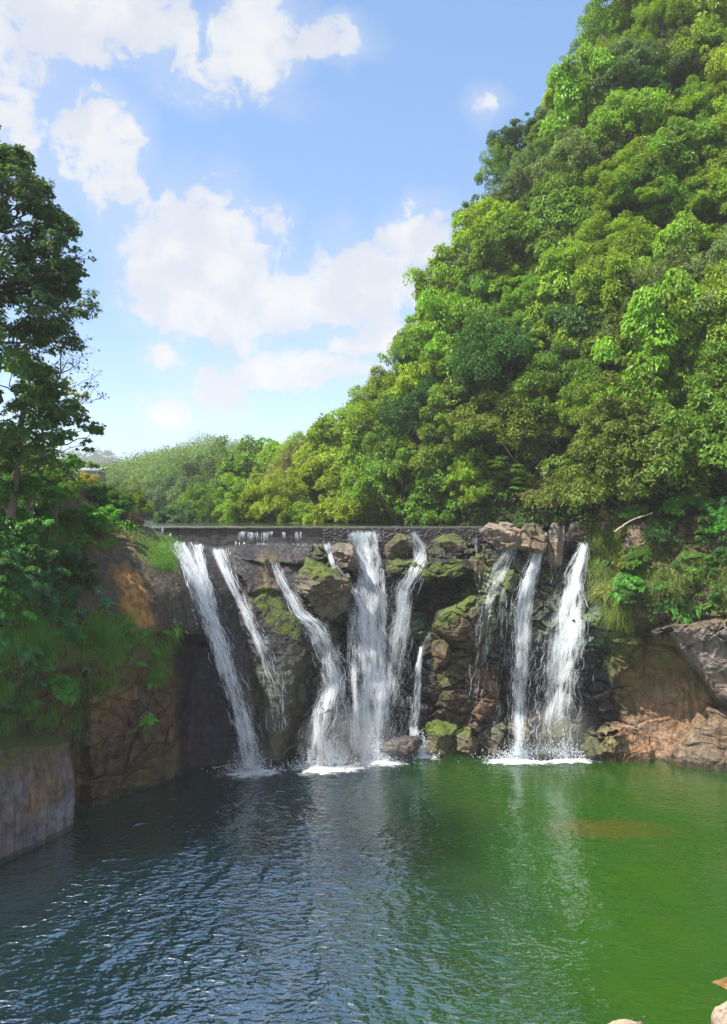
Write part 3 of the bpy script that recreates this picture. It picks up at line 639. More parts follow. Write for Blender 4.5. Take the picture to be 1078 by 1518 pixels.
def strands(path, dens, along, seed, hug=.38, free=True):
    rng = rs(seed); path = np.array(path, float); n = 80
    seg = np.r_[0, np.cumsum(np.hypot(*np.diff(path[:, :2], axis=0).T))]; s = np.linspace(0, seg[-1], n)
    from_s = lambda k: np.interp(s, seg, path[:, k])
    px, py, hw = from_s(0), from_s(1), from_s(2) * 1.15
    ker = np.ones(7) / 7; sm = lambda a: np.convolve(np.pad(a, 3, 'edge'), ker, 'valid')
    px, hw = sm(px), sm(hw)
    us = np.linspace(-1, 1, 13)
    Ygrid = np.stack([cliff_at(px + u * hw, py)[0][:, 1] for u in us * 1.35], 1) - hug
    Ygrid = np.minimum.accumulate(Ygrid, 0) if free else Ygrid          # once thrown clear, water never falls back behind
    Ygrid = np.stack([sm(Ygrid[:, k]) for k in range(13)], 1)
    k3 = np.array([.25, .5, .25]); Ygrid = np.apply_along_axis(lambda a: np.convolve(np.pad(a, 1, 'edge'), k3, 'valid'), 1, Ygrid)
    al = np.interp(np.linspace(0, 1, n), np.linspace(0, 1, len(along)), along)
    def at(si, u):
        i = np.clip(si * (n - 1), 0, n - 1.001); i0 = i.astype(int); f = i - i0
        l = lambda a: a[i0] * (1 - f) + a[i0 + 1] * f
        uu = np.clip((u / 1.35 + 1) * 6, 0, 11.999); u0 = uu.astype(int); g = uu - u0
        yy = (Ygrid[i0, u0] * (1-g) + Ygrid[i0, u0+1] * g) * (1-f) + (Ygrid[i0+1, u0] * (1-g) + Ygrid[i0+1, u0+1] * g) * f
        return W(l(px) + u * l(hw), l(py), yy), l(al)
    hm = np.mean(hw) / FPX * 68; Lm = seg[-1] / FPX * 68
    mb = MB(); ns = int(dens * 20 * (hm + .35) * Lm); K = 7
    # strands run together in ropes with gaps between, as falling water does
    ropes = rng.uniform(-.95, .95, max(5, int(hm * 9))); ru = ropes[rng.randint(0, len(ropes), ns)] + rng.normal(0, .13, ns)
    ru = np.clip(ru * np.where(rng.uniform(0, 1, ns) < .86, rng.uniform(.6, 1.0, ns), rng.uniform(1., 1.6, ns)), -1.34, 1.34)
    s0 = rng.uniform(-.08, 1, ns); ls = np.exp(rng.uniform(np.log(.02), np.log(.13), ns)) * 14 / max(Lm, 5)
    keep = rng.uniform(0, 1, ns) < np.interp(s0 + ls / 2, np.linspace(0, 1, len(along)), along); ru, s0, ls = ru[keep], s0[keep], ls[keep]; ns = len(ru)
    q = np.linspace(0, 1, K); si = np.clip(s0[:, None] + ls[:, None] * q, 0, 1)
    wig = .16 * vnoise(np.stack([si * 9, ru[:, None] * 4 + 0 * si, np.full_like(si, seed)], -1), 5) + .11 * vnoise(np.stack([si * 34, ru[:, None] * 9 + 0 * si, np.full_like(si, seed)], -1), 6)
    P, _ = at(si.ravel(), np.clip((ru[:, None] + wig).ravel(), -1.34, 1.34)); P = P.reshape(ns, K, 3); P[..., 1] -= rng.uniform(-.12, .25, ns)[:, None]
    wd = np.exp(rng.uniform(np.log(.004), np.log(.016), ns))[:, None] * np.sin(q * math.pi * .92 + .12)[None] ** .6
    t = unit(np.gradient(P, axis=1)); a = unit(np.cross(t, [0, 1., 0])); b = np.cross(t, a); ph = np.arange(3) * 2.0944
    V = P[:, :, None] + wd[..., None, None] * (a[:, :, None] * np.cos(ph)[None, None, :, None] + b[:, :, None] * np.sin(ph)[None, None, :, None])
    i = np.arange(ns * K * 3).reshape(ns, K, 3); j = np.roll(i, -1, 2); F = np.stack([i[:, :-1], j[:, :-1], j[:, 1:], i[:, 1:]], -1).reshape(-1, 4)
    mb.add(V, F, .5)
    nd = int(ns * 5.0); sd = rng.uniform(.0, 1, nd); ud = np.clip(ropes[rng.randint(0, len(ropes), nd)] + rng.normal(0, .22, nd), -1.5, 1.5); Pd, _ = at(sd, np.clip(ud, -1.2, 1.2)); Pd = Pd + rng.normal(0, 1, (nd, 3)) * np.array([.10, .2, .15]); Pd[:, 1] -= .1
    V, F = octa(Pd, np.exp(rng.uniform(np.log(.005), np.log(.014), nd))); mb.add(V, F, .7)
    # two sheets of water, one a little clear of the other
    Vv, Ff, Tt, Uu, nn = [], [], [], [], 0
    for layer, (gap, wide) in enumerate(((0., 1.35), (-.22, 1.05))):
        uu = np.linspace(-wide, wide, 19); SI, UU = np.meshgrid(np.linspace(0, 1, n), uu, indexing='ij'); Pv, A = at(SI.ravel(), UU.ravel() + .12 * vnoise(np.stack([SI.ravel() * 7, UU.ravel() * 2, 0 * SI.ravel() + seed + layer], -1), 3)); Pv[:, 1] += gap
        wv = wide * (1 + .34 * fbm(np.stack([SI * Lm / 1.6, np.sign(UU) * 5, 0 * SI + seed + layer * 9], -1), 3, 12)) * .92; edge = sstep(wv, wv * .25, np.abs(UU)) * sstep(0, .03, SI + .015); edge = edge * np.clip(1.05 + .75 * fbm(np.stack([UU * np.interp(SI, np.linspace(0, 1, n), hw) / 9., SI * Lm / 1.3, 0 * SI + seed + 5 * layer], -1), 3, 13), .1, 1)
        if along[-1] < .7: edge = edge * sstep(1.0, .8, SI)
        A = A.reshape(SI.shape) * edge; uv = np.stack([UU * np.interp(SI, np.linspace(0, 1, n), hw) / FPX * 68, SI * Lm, 0 * SI + seed + 31 * layer], -1)
        Vv.append(Pv); Tt.append(A.ravel()); Uu.append(uv.reshape(-1, 3)); Ff.append(gridfaces(n, 19) + nn); nn += len(Pv)
    me2 = mk_mesh('veil', np.concatenate(Vv), np.concatenate(Ff), True); fattr(me2, 'tint', np.concatenate(Tt)); uvattr(me2, np.concatenate(Uu))
    return mb, me2, at
def foam_patch(parent, px, py, rx, ry, seed, spray=True, dens=.78):
    rx *= 1.25; ry *= 1.4; rng = rs(seed); Y = wY(py); X0 = (px - CX) / FPX * Y; ax = rx / FPX * Y; ay = ax * .62 + .5
    ay = max(ry / FPX * Y / (CAMH / Y) , 1.0)
    r = np.linspace(0, 1, 12); th = np.linspace(0, 2 * math.pi, 48, endpoint=False); RR, T = np.meshgrid(r, th, indexing='ij')
    k = 1 + .25 * fbm(np.stack([np.cos(T) * 2, np.sin(T) * 2, 0 * T + seed], -1), 3, seed)
    P = np.stack([X0 + RR * k * ax * np.cos(T), Y + RR * k * ay * np.sin(T), .03 + .10 * (1 - RR)], -1)
    i = np.arange(RR.size).reshape(RR.shape); j = np.roll(i, -1, 1); F = np.stack([i[:-1], i[1:], j[1:], j[:-1]], -1).reshape(-1, 4)
    me = mk_mesh('foam', P, F, True); fattr(me, 'tint', dens * (1 - RR ** 1.6)); obj('foam', me, FOAM, parent)
    if spray:
        n = int(420 * ax); mb = MB(); th = rng.uniform(0, 6.28, n); rr = np.abs(rng.normal(0, .38, n)); h = np.abs(rng.normal(0, 1.0, n)) * np.exp(-rr * 1.4)
        P = np.stack([X0 + rr * ax * np.cos(th), Y + .4 + rr * ay * np.sin(th) * .7, .05 + h], -1); V, F = octa(P, np.exp(rng.uniform(np.log(.01), np.log(.045), n))); mb.add(V, F, .6)
        struct(obj('spray', mb.mesh('spray'), FALL, parent), 'stuff')
FALL_AT = []
for k, (lab, path, dens, along, foam) in enumerate(FALLS):
    mb, me2, at = strands(path, dens, along, 200 + k); FALL_AT.append(at)
    root = thing('waterfall', lab, 'waterfall', (0, 0, 0), 'falls along the cliff')
    struct(obj('water_strands', mb.mesh('water_strands'), FALL, root), 'stuff'); obj('water_veil', me2, VEIL, root)
    if foam: foam_patch(root, *foam, 300 + k)
# spills over the weir and its ledge: short separate curtains
_r = rs(9)
def spill_row(x0, x1, y0, y1, step, hw): return [(x + _r.uniform(-.4, .4) * step, y0 + _r.uniform(-1, 1), y1 - abs(_r.normal(0, 3)), _r.uniform(*hw)) for x in np.arange(x0, x1, step) if _r.rand() < .8]
SPILL = [('thin double spill of white water over the dark weir beside its dry part', spill_row(356, 404, 788, 804, 4.5, (1., 3.)) + spill_row(418, 430, 789, 804, 6, (.6, 1.5))),
         ('row of white spills off the low ledge under the weir', spill_row(384, 398, 804, 832, 4, (1., 2.5)) + spill_row(408, 426, 804, 838, 4, (1.2, 3.2)) + spill_row(434, 456, 804, 836, 5, (1., 3.)) + spill_row(460, 488, 804, 836, 4.5, (1., 3.2)) + spill_row(350, 372, 803, 814, 6, (.6, 1.6))),
         ('small white spill off the shaded end of the weir', [(241,781,799,1.6),(252,790,803,1.6)]),
 ('faint spill over the weir near the curving jet', [(440,788,803,1.6),(446,788,800,1.2)]),
         ('bubbling white water on cobbles above the central fall', [(524,788,806,6),(536,787,806,8),(549,786,806,7),(560,790,806,3)])]
def spill_at(px, py, front): return front
for k, (lab, rows) in enumerate(SPILL):
    rng = rs(400 + k); root = thing('weir_spill', lab, 'spill', (0, 0, 0), 'spills along the weir'); mb = MB()
    for (x, y0, y1, hw) in rows:
        n = int(hw * 7); Yb = 72.0 if y0 >= 803 else 75.6
        n = max(n, 6); u = rng.normal(0, .8, n); a0 = rng.uniform(0, .15, n); a1 = rng.uniform(.25, 1.05, n)
        q = np.linspace(0, 1, 5); s = a0[:, None] + (a1 - a0)[:, None] * q; P = W(x + u[:, None] * hw * (1 + .3 * s), y0 + s * (y1 - y0), np.broadcast_to(Yb - .25 - .35 * np.sqrt(np.clip(s, 0, 1)) + rng.uniform(-.1, .1, n)[:, None], s.shape))
        wd = np.exp(rng.uniform(np.log(.004), np.log(.012), n))
        for m_ in range(n):
            V, F = tube(P[m_], wd[m_] * np.array([.6, 1, 1, .8, .3]), 3); mb.add(V, F, .5)
    struct(obj('water_strands', mb.mesh('water_strands'), FALL, root), 'stuff')

# ------------------------------------------------------------------ plants: prototypes
def leaves(P, axis, normal, L, Wd, tint):
    """folded, pointed leaves: six points each"""
    axis = unit(axis); side = unit(np.cross(axis, normal)); nn = np.cross(side, axis)
    L = np.broadcast_to(np.asarray(L, float), (len(P),))[:, None]; Wd = np.broadcast_to(np.asarray(Wd, float), (len(P),))[:, None]
    a = P - axis * L * .5; b = P + side * Wd * .5 + nn * Wd * .10; c = P + axis * L * .5 - nn * L * .10; d = P - side * Wd * .5 + nn * Wd * .10
    V = np.stack([a, b, c, d], 1).reshape(-1, 3); i = 4 * np.arange(len(P))[:, None]
    F = np.concatenate([i + np.array([0, 1, 2]), i + np.array([0, 2, 3])]); return V, F, np.repeat(tint, 4)
def crown_leaves(rng, centres, radii, per, L, Wd, flat=.7, droop=.35, jitter=.4, lo=-.35):
    n = len(centres); per = np.broadcast_to(per, (n,)).astype(int); idx = np.repeat(np.arange(n), per); N = len(idx)
    az = rng.uniform(0, 2 * math.pi, N); ce = rng.uniform(lo, 1, N); se = np.sqrt(1 - ce ** 2)
    D = np.stack([np.cos(az) * se, np.sin(az) * se, ce], -1); rad = radii[idx] * rng.uniform(.35, 1.05, N) ** .6
    P = centres[idx] + D * rad[:, None] * np.array([1, 1, flat])
    out = np.stack([np.cos(az), np.sin(az), 0 * az - droop + .5 * ce], -1) + rng.normal(0, jitter, (N, 3))
    nrm = D * .6 + np.array([0, 0, .8]) + rng.normal(0, jitter, (N, 3))
    keep = vnoise(P * 1.1 + 3., 7) + .5 * vnoise(P * 2.7, 8) + rng.normal(0, .25, N) > -.34
    P, out, nrm, D, idx = P[keep], out[keep], nrm[keep], D[keep], idx[keep]; N = len(P)
    sz = rng.uniform(.5, 1.3, N); ct = rng.uniform(0, 1, n)
    tint = np.clip(.5 * ct[idx] + .5 * rng.uniform(0, 1, N), 0, 1)
    return leaves(P, out, nrm, L * sz, Wd * sz, tint)
def limb(mb, rng, p0, p1, r0, r1, wob=.12, n=7, sides=6):
    p0, p1 = np.array(p0, float), np.array(p1, float); q = np.linspace(0, 1, n)[:, None]; d = np.linalg.norm(p1 - p0)
    bow = rng.normal(0, wob * d, 3); bow[2] = abs(bow[2]) * -.5
    pts = p0 + (p1 - p0) * q + bow * np.sin(q * math.pi) + rng.normal(0, .02 * d, (n, 3)) * np.sin(q * math.pi)
    V, F = tube(pts, r0 + (r1 - r0) * q[:, 0], sides); mb.add(V, F); return pts
def make_tree(seed, H, CR, lobes=7, cl=9, per=150, L=.42, Wd=.17, flat=.65, droop=.4, style='dome', trunk=.22, lo=-.35, cr=(.30, .50)):
    rng = rs(seed); mb = MB(); lob = []
    for k in range(lobes):
        if style == 'cone': f = k / max(lobes - 1, 1); z = H * (.30 + .62 * f); rr = CR * (1.0 - .72 * f); a = k * 2.4 + rng.uniform(-.4, .4); off = rr * .5; r = rr * .62 + .35
        elif style == 'layer': f = (k % 4) / 3.; z = H * (.45 + .5 * f); a = k * 2.4; off = CR * rng.uniform(.25, .8) * (1 - .35 * f); r = CR * rng.uniform(.36, .5)
        elif style == 'column': f = k / max(lobes - 1, 1); z = H * (.12 + .8 * f); a = k * 2.4; off = CR * .4 * (1 - .4 * f); r = CR * rng.uniform(.45, .62)
        else: e = (k + rng.uniform(.1, .9)) / lobes * 1.45; a = k * 2.4 + rng.uniform(-.5, .5); off = CR * math.cos(e) * .72; z = H * (.36 + .46 * math.sin(e) + rng.uniform(-.05, .05)); r = CR * rng.uniform(.32, .5)
        lob.append((off * math.cos(a), off * math.sin(a), z, r))
    lob = np.array(lob); cen, rad = [], []
    base = np.array([0, 0, 0.]); top = np.array([rng.normal(0, .05 * H), rng.normal(0, .05 * H), H * .8])
    spine = limb(mb, rng, (0, 0, -1.2), top, trunk, trunk * .25, .05, 10, 8)
    for i, (x, y, z, r) in enumerate(lob):
        s0 = spine[min(9, max(2, int(10 * (z / H) * .55)))]; limb(mb, rng, s0, (x, y, z), trunk * .42, trunk * .12)
        vz = .45 if style == 'layer' else .85
        for _ in range(cl):
            u = unit(rng.normal(size=3)); u[2] = abs(u[2]) * .9 - .25 if rng.rand() < .85 else u[2]
            c = np.array([x, y, z]) + u * np.array([1, 1, vz]) * r * (rng.uniform(.75, 1.12) if rng.rand() < .8 else rng.uniform(1.1, 1.5))
            ins = np.linalg.norm((c - lob[:, :3]) / np.array([1, 1, vz]), axis=1) < lob[:, 3] * .72; ins[i] = False
            if ins.any() and rng.rand() < .75: continue
            cen.append(c); rad.append(r * rng.uniform(*cr))
            if rng.rand() < .5: limb(mb, rng, (x, y, z), c, trunk * .10, trunk * .04, .08, 4, 4)
    if lo < -.5:                                            # stray sprays in the gaps between the boughs
        for _ in range(lobes * 4):
            u = unit(rng.normal(size=3)); u[2] = abs(u[2]); i = rng.randint(lobes); c = lob[i, :3] * rng.uniform(.85, 1.12) + u * CR * rng.uniform(.15, .55); cen.append(c); rad.append(CR * rng.uniform(.06, .16))
    cen, rad = np.array(cen), np.array(rad)
    V, F, T = crown_leaves(rng, cen, rad, np.clip(per * (rad / rad.mean()) ** 1.8, 20, 520), L, Wd, flat, droop, .55 if lo < -.5 else .4, lo)
    me = mk_mesh('crown', V, F); fattr(me, 'tint', T); return me, mb.mesh('trunk', True)
PROTO = {}
def proto(name, *a, **k): PROTO[name] = make_tree(*a, **k)
FULL = dict(lo=-.55, cr=(.26, .60))
for i in range(3): proto('dome%d' % i, 11 + i, 8.6, 4.6, lobes=12, cl=9, per=200, L=.36, Wd=.16, flat=.9, droop=.7, **FULL)
for i in range(3): proto('fine%d' % i, 31 + i, 9.0, 4.6, lobes=14, cl=9, per=230, L=.27, Wd=.12, flat=.95, droop=.5, **FULL)
for i in range(2): proto('layer%d' % i, 41 + i, 7.6, 4.6, lobes=12, cl=9, per=165, L=.36, Wd=.11, flat=.34, droop=.35, style='layer')
for i in range(2): proto('column%d' % i, 51 + i, 10., 3.4, lobes=13, cl=9, per=160, L=.38, Wd=.17, flat=1.1, droop=1.2, style='column', **FULL)
proto('cone0', 61, 13.5, 6.0, lobes=26, cl=8, per=180, L=.40, Wd=.17, flat=.65, droop=.6, style='cone', trunk=.3, lo=-.6, cr=(.32, .6))
for i in range(2): proto('sparse%d' % i, 71 + i, 9.5, 3.4, lobes=9, cl=7, per=95, L=.34, Wd=.12, flat=.8, trunk=.16, lo=-.7, cr=(.3, .6))
for i in range(2): proto('bush%d' % i, 81 + i, 3.2, 2.3, lobes=9, cl=8, per=120, L=.24, Wd=.10, flat=.9, trunk=.08, **FULL)
for i in range(2): proto('broadbush%d' % i, 91 + i, 3.0, 2.4, lobes=8, cl=7, per=80, L=.46, Wd=.20, flat=.5, droop=.6, style='layer', trunk=.07)
def tree(kind, loc, scale, rz, color, label, cat, group, name='tree', tilt=(0, 0)):
    cm, tm = PROTO[kind]
    root = thing(name, label, cat, tuple(loc), group); root.scale = scale if hasattr(scale, '__len__') else (scale,) * 3; root.rotation_euler = (tilt[0], tilt[1], rz)
    obj('trunk', tm, BARK, root); c = obj('crown', cm, LEAF, root); c.color = (*color, 1); return root

# palette of crowns (leaf albedo)
TONE = {'bright green': (.170, .275, .024), 'yellow green': (.225, .295, .024), 'mid green': (.120, .212, .026), 'deep green': (.048, .110, .024),
        'grey green': (.110, .170, .062), 'olive': (.150, .205, .030), 'blue green': (.062, .125, .055), 'tan olive': (.165, .17, .06)}

# ------------------------------------------------------------------ the steep hillside
hb_x = [330,400,480,540,640,720,800,870,930,1000,1078,1200,1400]; hb_Y = [165,150,128,108,92,85,81,77,73,70,68,63,56]
sil = np.array([(330,735),(430,712),(470,694),(505,650),(545,610),(590,550),(655,450),(716,350),(756,280),(800,200),(838,140),(912,40),(950,-15),(1030,-110),(1400,-330)], float)
def hillY(px, py):
    v = (CY - py) / FPX; Yb = np.interp(px, hb_x, hb_Y); return Yb / (1 - .52 * np.clip(v, -.06, 1.2)) 
def hillP(px, py):
    Y = hillY(px, py); d = px - np.interp(-py, -sil[:, 1], sil[:, 0]); Y = Y + 26 * np.clip(1 - d / 110., 0, 1) ** 2
    P = W(px, py, Y); return P
def build_hill():
    NRh, NCh = 110, 130; v = np.linspace(0, 1, NRh); rows = []
    for f in v:
        py = 812 - f * (812 + 200); x0 = 14 + np.interp(-py, -sil[:, 1], sil[:, 0]); px = x0 + (1420 - x0) * np.linspace(0, 1, NCh) ** 1.25
        P = hillP(px, np.full(NCh, py)); P = P + 1.6 * np.stack([0 * px, fbm(P / 9., 4, 5), .5 * fbm(P / 5., 3, 6)], -1)
        back = P[:1] + np.array([[6., 45., -8.]]); rows.append(np.concatenate([back, P]))
    P = np.array(rows); struct(obj('hillside', mk_mesh('hillside', P, gridfaces(NRh, NCh + 1), True), SOIL))
build_hill()
# undergrowth over the whole slope
def undergrowth(name, pts, nrm, per, L, Wd, rad, seed, color, flat=.6):
    rng = rs(seed); V, F, T = crown_leaves(rng, pts + nrm * rad * .4, np.full(len(pts), rad) * rng.uniform(.6, 1.3, len(pts)), per, L, Wd, flat, .6, .45, -.1)
    me = mk_mesh(name, V, F); fattr(me, 'tint', T); o = obj(name, me, LEAF); o.color = (*color, 1); return struct(o, 'stuff')
rng = rs(7); q = []
while len(q) < 1500:
    px, py = rng.uniform(470, 1180), rng.uniform(-60, 800); x0 = np.interp(-py, -sil[:, 1], sil[:, 0])
    if px > x0 + 4: q.append((px, py))
q = np.array(q); Ph = hillP(q[:, 0], q[:, 1])
undergrowth('hillside_undergrowth', Ph, np.broadcast_to(unit(np.array([-.5, -.6, .6])), Ph.shape), 80, .40, .17, 1.7, 8, (.050, .105, .020))  # leaf colour darkened to paint shade into the gaps between crowns

ORD = ['', 'second', 'third', 'fourth', 'fifth', 'sixth', 'seventh', 'eighth', 'ninth', 'tenth', 'eleventh', 'twelfth']
LABELS = {}
def uniq(base, extra='counting outward'):
    k = LABELS.get(base, 0); LABELS[base] = k + 1
    return base if k == 0 else (base + ', ' + ORD[min(k, 11)] + ' ' + extra)
# crowns seen on the slope: even spread with jitter, sizes as in the photo
SPECIAL = [  # kind, px, py of crown base, scale, tone, label
 ('cone0', 935, 792, 1.05, 'olive', 'big olive green pyramid shaped tree above the misty fall', (.4, 0)),
 ('bush1', 820, 768, 1.45, 'tan olive', 'tan olive rounded bush just above the upright tan boulder', (0, 0)),
 ('fine0', 1010, 560, 1.35, 'grey green', 'large grey green round crowned tree behind the olive pyramid tree', (0, 0)),
 ('fine1', 1075, 520, 1.30, 'grey green', 'grey green tree at the edge of frame level with the olive pyramid tree', (0, 0)),
 ('fine1', 1060, 650, 1.2, 'mid green', 'shadowed green tree overhanging the dark hollow beside the olive pyramid tree', (0, 0)),
 ('layer0', 970, 415, 1.1, 'bright green', 'bright flat tiered tree high over the grey green round tree', (0, 0)),
 ('layer1', 1040, 440, 1.1, 'bright green', 'second bright flat tiered tree reaching the edge of frame', (0, 0)),
 ('layer0', 1050, 370, 1.0, 'yellow green', 'yellowish flat tiered tree above two bright tiered trees', (0, 0)),
 ('dome0', 850, 195, 1.0, 'yellow green', 'vivid yellow green tree high on the slope near the skyline', (0, 0)),
 ('dome2', 1060, 60, 1.25, 'yellow green', 'bright yellow green tree in the top corner of the slope', (0, 0)),
 ('sparse0', 525, 655, .85, 'blue green', 'open crowned small tree standing alone on the low skyline beyond weir', (0, 0)),
 ('layer1', 1000, 740, .9, 'deep green', 'deep green spreading tree under the skirts of the olive pyramid tree', (0, 0)),
 ('dome1', 700, 775, .8, 'bright green', 'feathery bright green tree leaning over the cobbled weir end', (0, 0)),
 ('layer0', 750, 765, .75, 'mid green', 'low spreading green tree just behind the big pale boulder', (0, 0)),
]
rng = rs(21); placed = []
def hill_tree(kind, px, py, sc, tone, lab, tilt=(0, 0), cat='tree'):
    P = hillP(np.array([px]), np.array([py]))[0]; c = np.array(TONE[tone]) * rng.uniform(.85, 1.2) * np.array([rng.uniform(.9, 1.12), 1, 1])
    tree(kind, P - [0, 0, .3], sc * np.array([rng.uniform(.92, 1.1), rng.uniform(.92, 1.1), rng.uniform(.9, 1.12)]), rng.uniform(0, 6.28), tuple(c), lab, cat, 'trees on the steep hillside', 'bush' if 'bush' in kind else 'tree', (rng.normal(0, .06) + .0, -.10 + rng.normal(0, .06)))
    placed.append((px, py - 45, 60 * sc))
for (k, px, py, sc, tone, lab, tl) in SPECIAL: hill_tree(k, px, py, sc, tone, lab, tl)
cand = []
tries = 0
while len(cand) < 105 and tries < 20000:
    tries += 1; py = rng.uniform(-10, 800); x0 = np.interp(-py, -sil[:, 1], sil[:, 0]); px = rng.uniform(x0 + 2, 1130)
    Y = hillY(px, py); dmin = 4.8 / Y * FPX * rng.uniform(.8, 1.05)
    cyv = py - 45
    if any((px - a) ** 2 + (cyv - b) ** 2 < (.62 * dmin + .34 * r) ** 2 for a, b, r in placed): continue
    if py > 770 and px > 860: continue
    placed.append((px, cyv, dmin * .75)); cand.append((px, py, px - x0))
for e_y in np.arange(20, 700, 30):
    e_x = np.interp(-e_y, -sil[:, 1], sil[:, 0]); cand.append((e_x + rng.uniform(12, 30), e_y + rng.uniform(34, 50), 20.))
cand.sort(key=lambda c: (-c[1]))
HT = [('at the foot', 700), ('low', 580), ('halfway up', 430), ('high', 260), ('very high', -999)]
for (px, py, d) in cand:
    hgt = next(n for n, y in HT if py > y)
    if d < 55:
        tone = rng.choice(['grey green', 'blue green', 'mid green', 'blue green']); kind = rng.choice(['sparse0', 'sparse1', 'fine0', 'dome1', 'sparse0']); base = f'{tone} tree on skyline edge, {hgt} on hillside'
        lab = uniq(base, 'going up')
    else:
        tone = rng.choice(['bright green', 'mid green', 'bright green', 'mid green', 'yellow green', 'olive', 'deep green', 'grey green'], p=[.26, .2, .14, .1, .12, .08, .05, .05])
        kind = rng.choice(['dome0', 'dome1', 'dome2', 'fine0', 'fine1', 'fine2', 'dome1', 'layer0', 'column0', 'column1'])
        shape = {'d': 'dome crowned', 'f': 'fine leaved', 'l': 'tiered', 'c': 'vine draped'}[kind[0]]
        where = 'weir' if px < 700 else 'tan boulders' if px < 800 else 'tall falls' if px < 890 else 'plant covered wall'
        lab = uniq(f'{tone} {shape} tree {hgt} over {where}', 'from bottom')
    hill_tree(kind, px, py, rng.uniform(.85, 1.4) * (.72 if d < 55 else 1), tone, lab)

# ------------------------------------------------------------------ valley beyond the weir
def ridge(name, pts, Yf, Yb, seed, amp):
    """a hill mass seen up the valley: its skyline in photo pixels, nearest foot Yf and crest Yb"""
    pts = np.array(pts, float); px = np.linspace(pts[0, 0], pts[-1, 0], 90); sky = np.interp(px, pts[:, 0], pts[:, 1]); rows = []
    for f in np.linspace(0, 1, 30):
        Y = Yf + (Yb - Yf) * f; zt = CAMH - (sky - CY) / FPX * Yb; z = 17 + (zt - 17) * (1 - (1 - f) ** 1.6) if True else 0
        x = (px - CX) / FPX * (Yf + (Yb - Yf) * (.35 + .65 * f)); P = np.stack([x, 0 * x + Y, z], -1); P[:, 2] += amp * fbm(P / 30., 4, seed) * f; rows.append(P)
    last = rows[-1].copy(); last[:, 1] += 80; last[:, 2] -= 20; rows.append(last)
    P = np.array(rows); struct(obj(name, mk_mesh(name, P, gridfaces(31, 90), True), SOIL)); return P
hillA = ridge('valley_hill', [(-60,740),(60,732),(110,726),(180,718),(235,698),(285,684),(320,676),(350,679),(400,690),(470,700),(560,710)], 190, 420, 3, 3)
hillB = ridge('far_mountain', [(-200,720),(40,692),(110,682),(145,677),(170,683),(195,697),(260,715),(420,720)], 900, 1300, 4, 8)
def forest(name, Pg, n, r0, r1, per, L, seed, color, f0=0.05):
    rng = rs(seed); a, b = Pg.shape[:2]; i = (rng.uniform(f0, .97, n) * (a - 2)).astype(int); j = (rng.uniform(0, 1, n) * (b - 1)).astype(int)
    P = Pg[i, j] + rng.normal(0, 2, (n, 3)) * [1, 1, 0]; r = rng.uniform(r0, r1, n)
    V, F, T = crown_leaves(rng, P + np.stack([0 * r, 0 * r, r * .6], -1), r, per, L, L * .5, .9, .3, .4, -.1); me = mk_mesh(name, V, F); fattr(me, 'tint', T); o = obj(name, me, LEAF); o.color = (*color, 1); return struct(o, 'stuff')
forest('valley_forest', hillA, 620, 3.0, 7.5, 330, 1.0, 31, (.12, .19, .055))
forest('far_forest', hillB, 500, 8, 13, 50, 5., 32, (.05, .085, .035))
rng = rs(77)
VAL = [('fine0', 310, 784, 165, 1.12, 'grey green', 'tall grey green round tree standing in the hazy valley'), ('dome1', 392, 786, 150, 1.2, 'mid green', 'broad green tree rising on the valley skyline'),
 ('dome0', 436, 786, 140, 1.02, 'bright green', 'bright green tree on the valley skyline next to the broad one'), ('fine1', 455, 792, 125, .95, 'tan olive', 'pale tan olive tree near the weir in the valley'),
 ('dome0', 372, 796, 115, .6, 'bright green', 'bright rounded tree close behind the weir'), ('dome2', 345, 794, 150, .75, 'deep green', 'shadowy deep green tree in the valley hollow'),
 ('fine0', 275, 790, 170, .9, 'blue green', 'bluish hazy tree in the valley behind the weir'), ('dome1', 235, 788, 190, .9, 'grey green', 'pale grey green tree deep in the misty valley'),
 ('fine2', 410, 795, 112, .62, 'yellow green', 'small yellow green tree touching the weir top in the valley'), ('dome0', 488, 784, 118, .85, 'yellow green', 'yellow green tree where the valley meets the steep hillside'),
 ('bush0', 450, 796, 108, 1.3, 'bright green', 'low bright bush on the bank behind the weir'), ('bush1', 510, 796, 104, 1.5, 'yellow green', 'low yellow green bush at the hillside foot behind the weir'),
 ('bush0', 550, 796, 98, 1.5, 'yellow green', 'yellowish mounded bush overhanging the cobbled weir'), ('dome2', 600, 792, 94, .7, 'mid green', 'green round tree above the cobbled weir'),
 ('fine1', 200, 790, 200, .9, 'olive', 'olive hazy tree in the valley near the shaded bank'), ('dome2', 165, 790, 185, .85, 'grey green', 'grey green tree in the valley behind the yellow bush'),
 ('dome1', 335, 770, 210, 1.0, 'grey green', 'hazy grey green tree half up the valley side'), ('fine0', 262, 765, 230, 1.0, 'mid green', 'small round hazy tree up the valley slope'),
 ('dome0', 400, 764, 200, 1.0, 'grey green', 'hazy crown behind the broad valley tree'), ('fine1', 300, 796, 130, .6, 'mid green', 'low spreading hazy tree behind the weir middle'),
 ('bush1', 260, 794, 110, 1.2, 'blue green', 'bluish low bush behind the weir near its shaded end'), ('dome2', 478, 745, 150, .9, 'olive', 'olive crown at the low end of the steep skyline'),
 ('column0', 505, 760, 130, .8, 'olive', 'vine draped olive mound at the low end of the hillside')]
for (k, px, py, Y, sc, tone, lab) in VAL:
    tree(k, wpt(px, py, Y) - [0, 0, .5], sc * (1.75 if 'bush' not in k else 1.2), rng.uniform(0, 6), tuple(np.array(TONE[tone]) * rng.uniform(.95, 1.15)), lab, 'bush' if 'bush' in k else 'tree', 'trees in the valley beyond the weir', 'bush' if 'bush' in k else 'tree')
sheet('valley_ground', -220, 120, 78, 460, 18.6, SOIL)

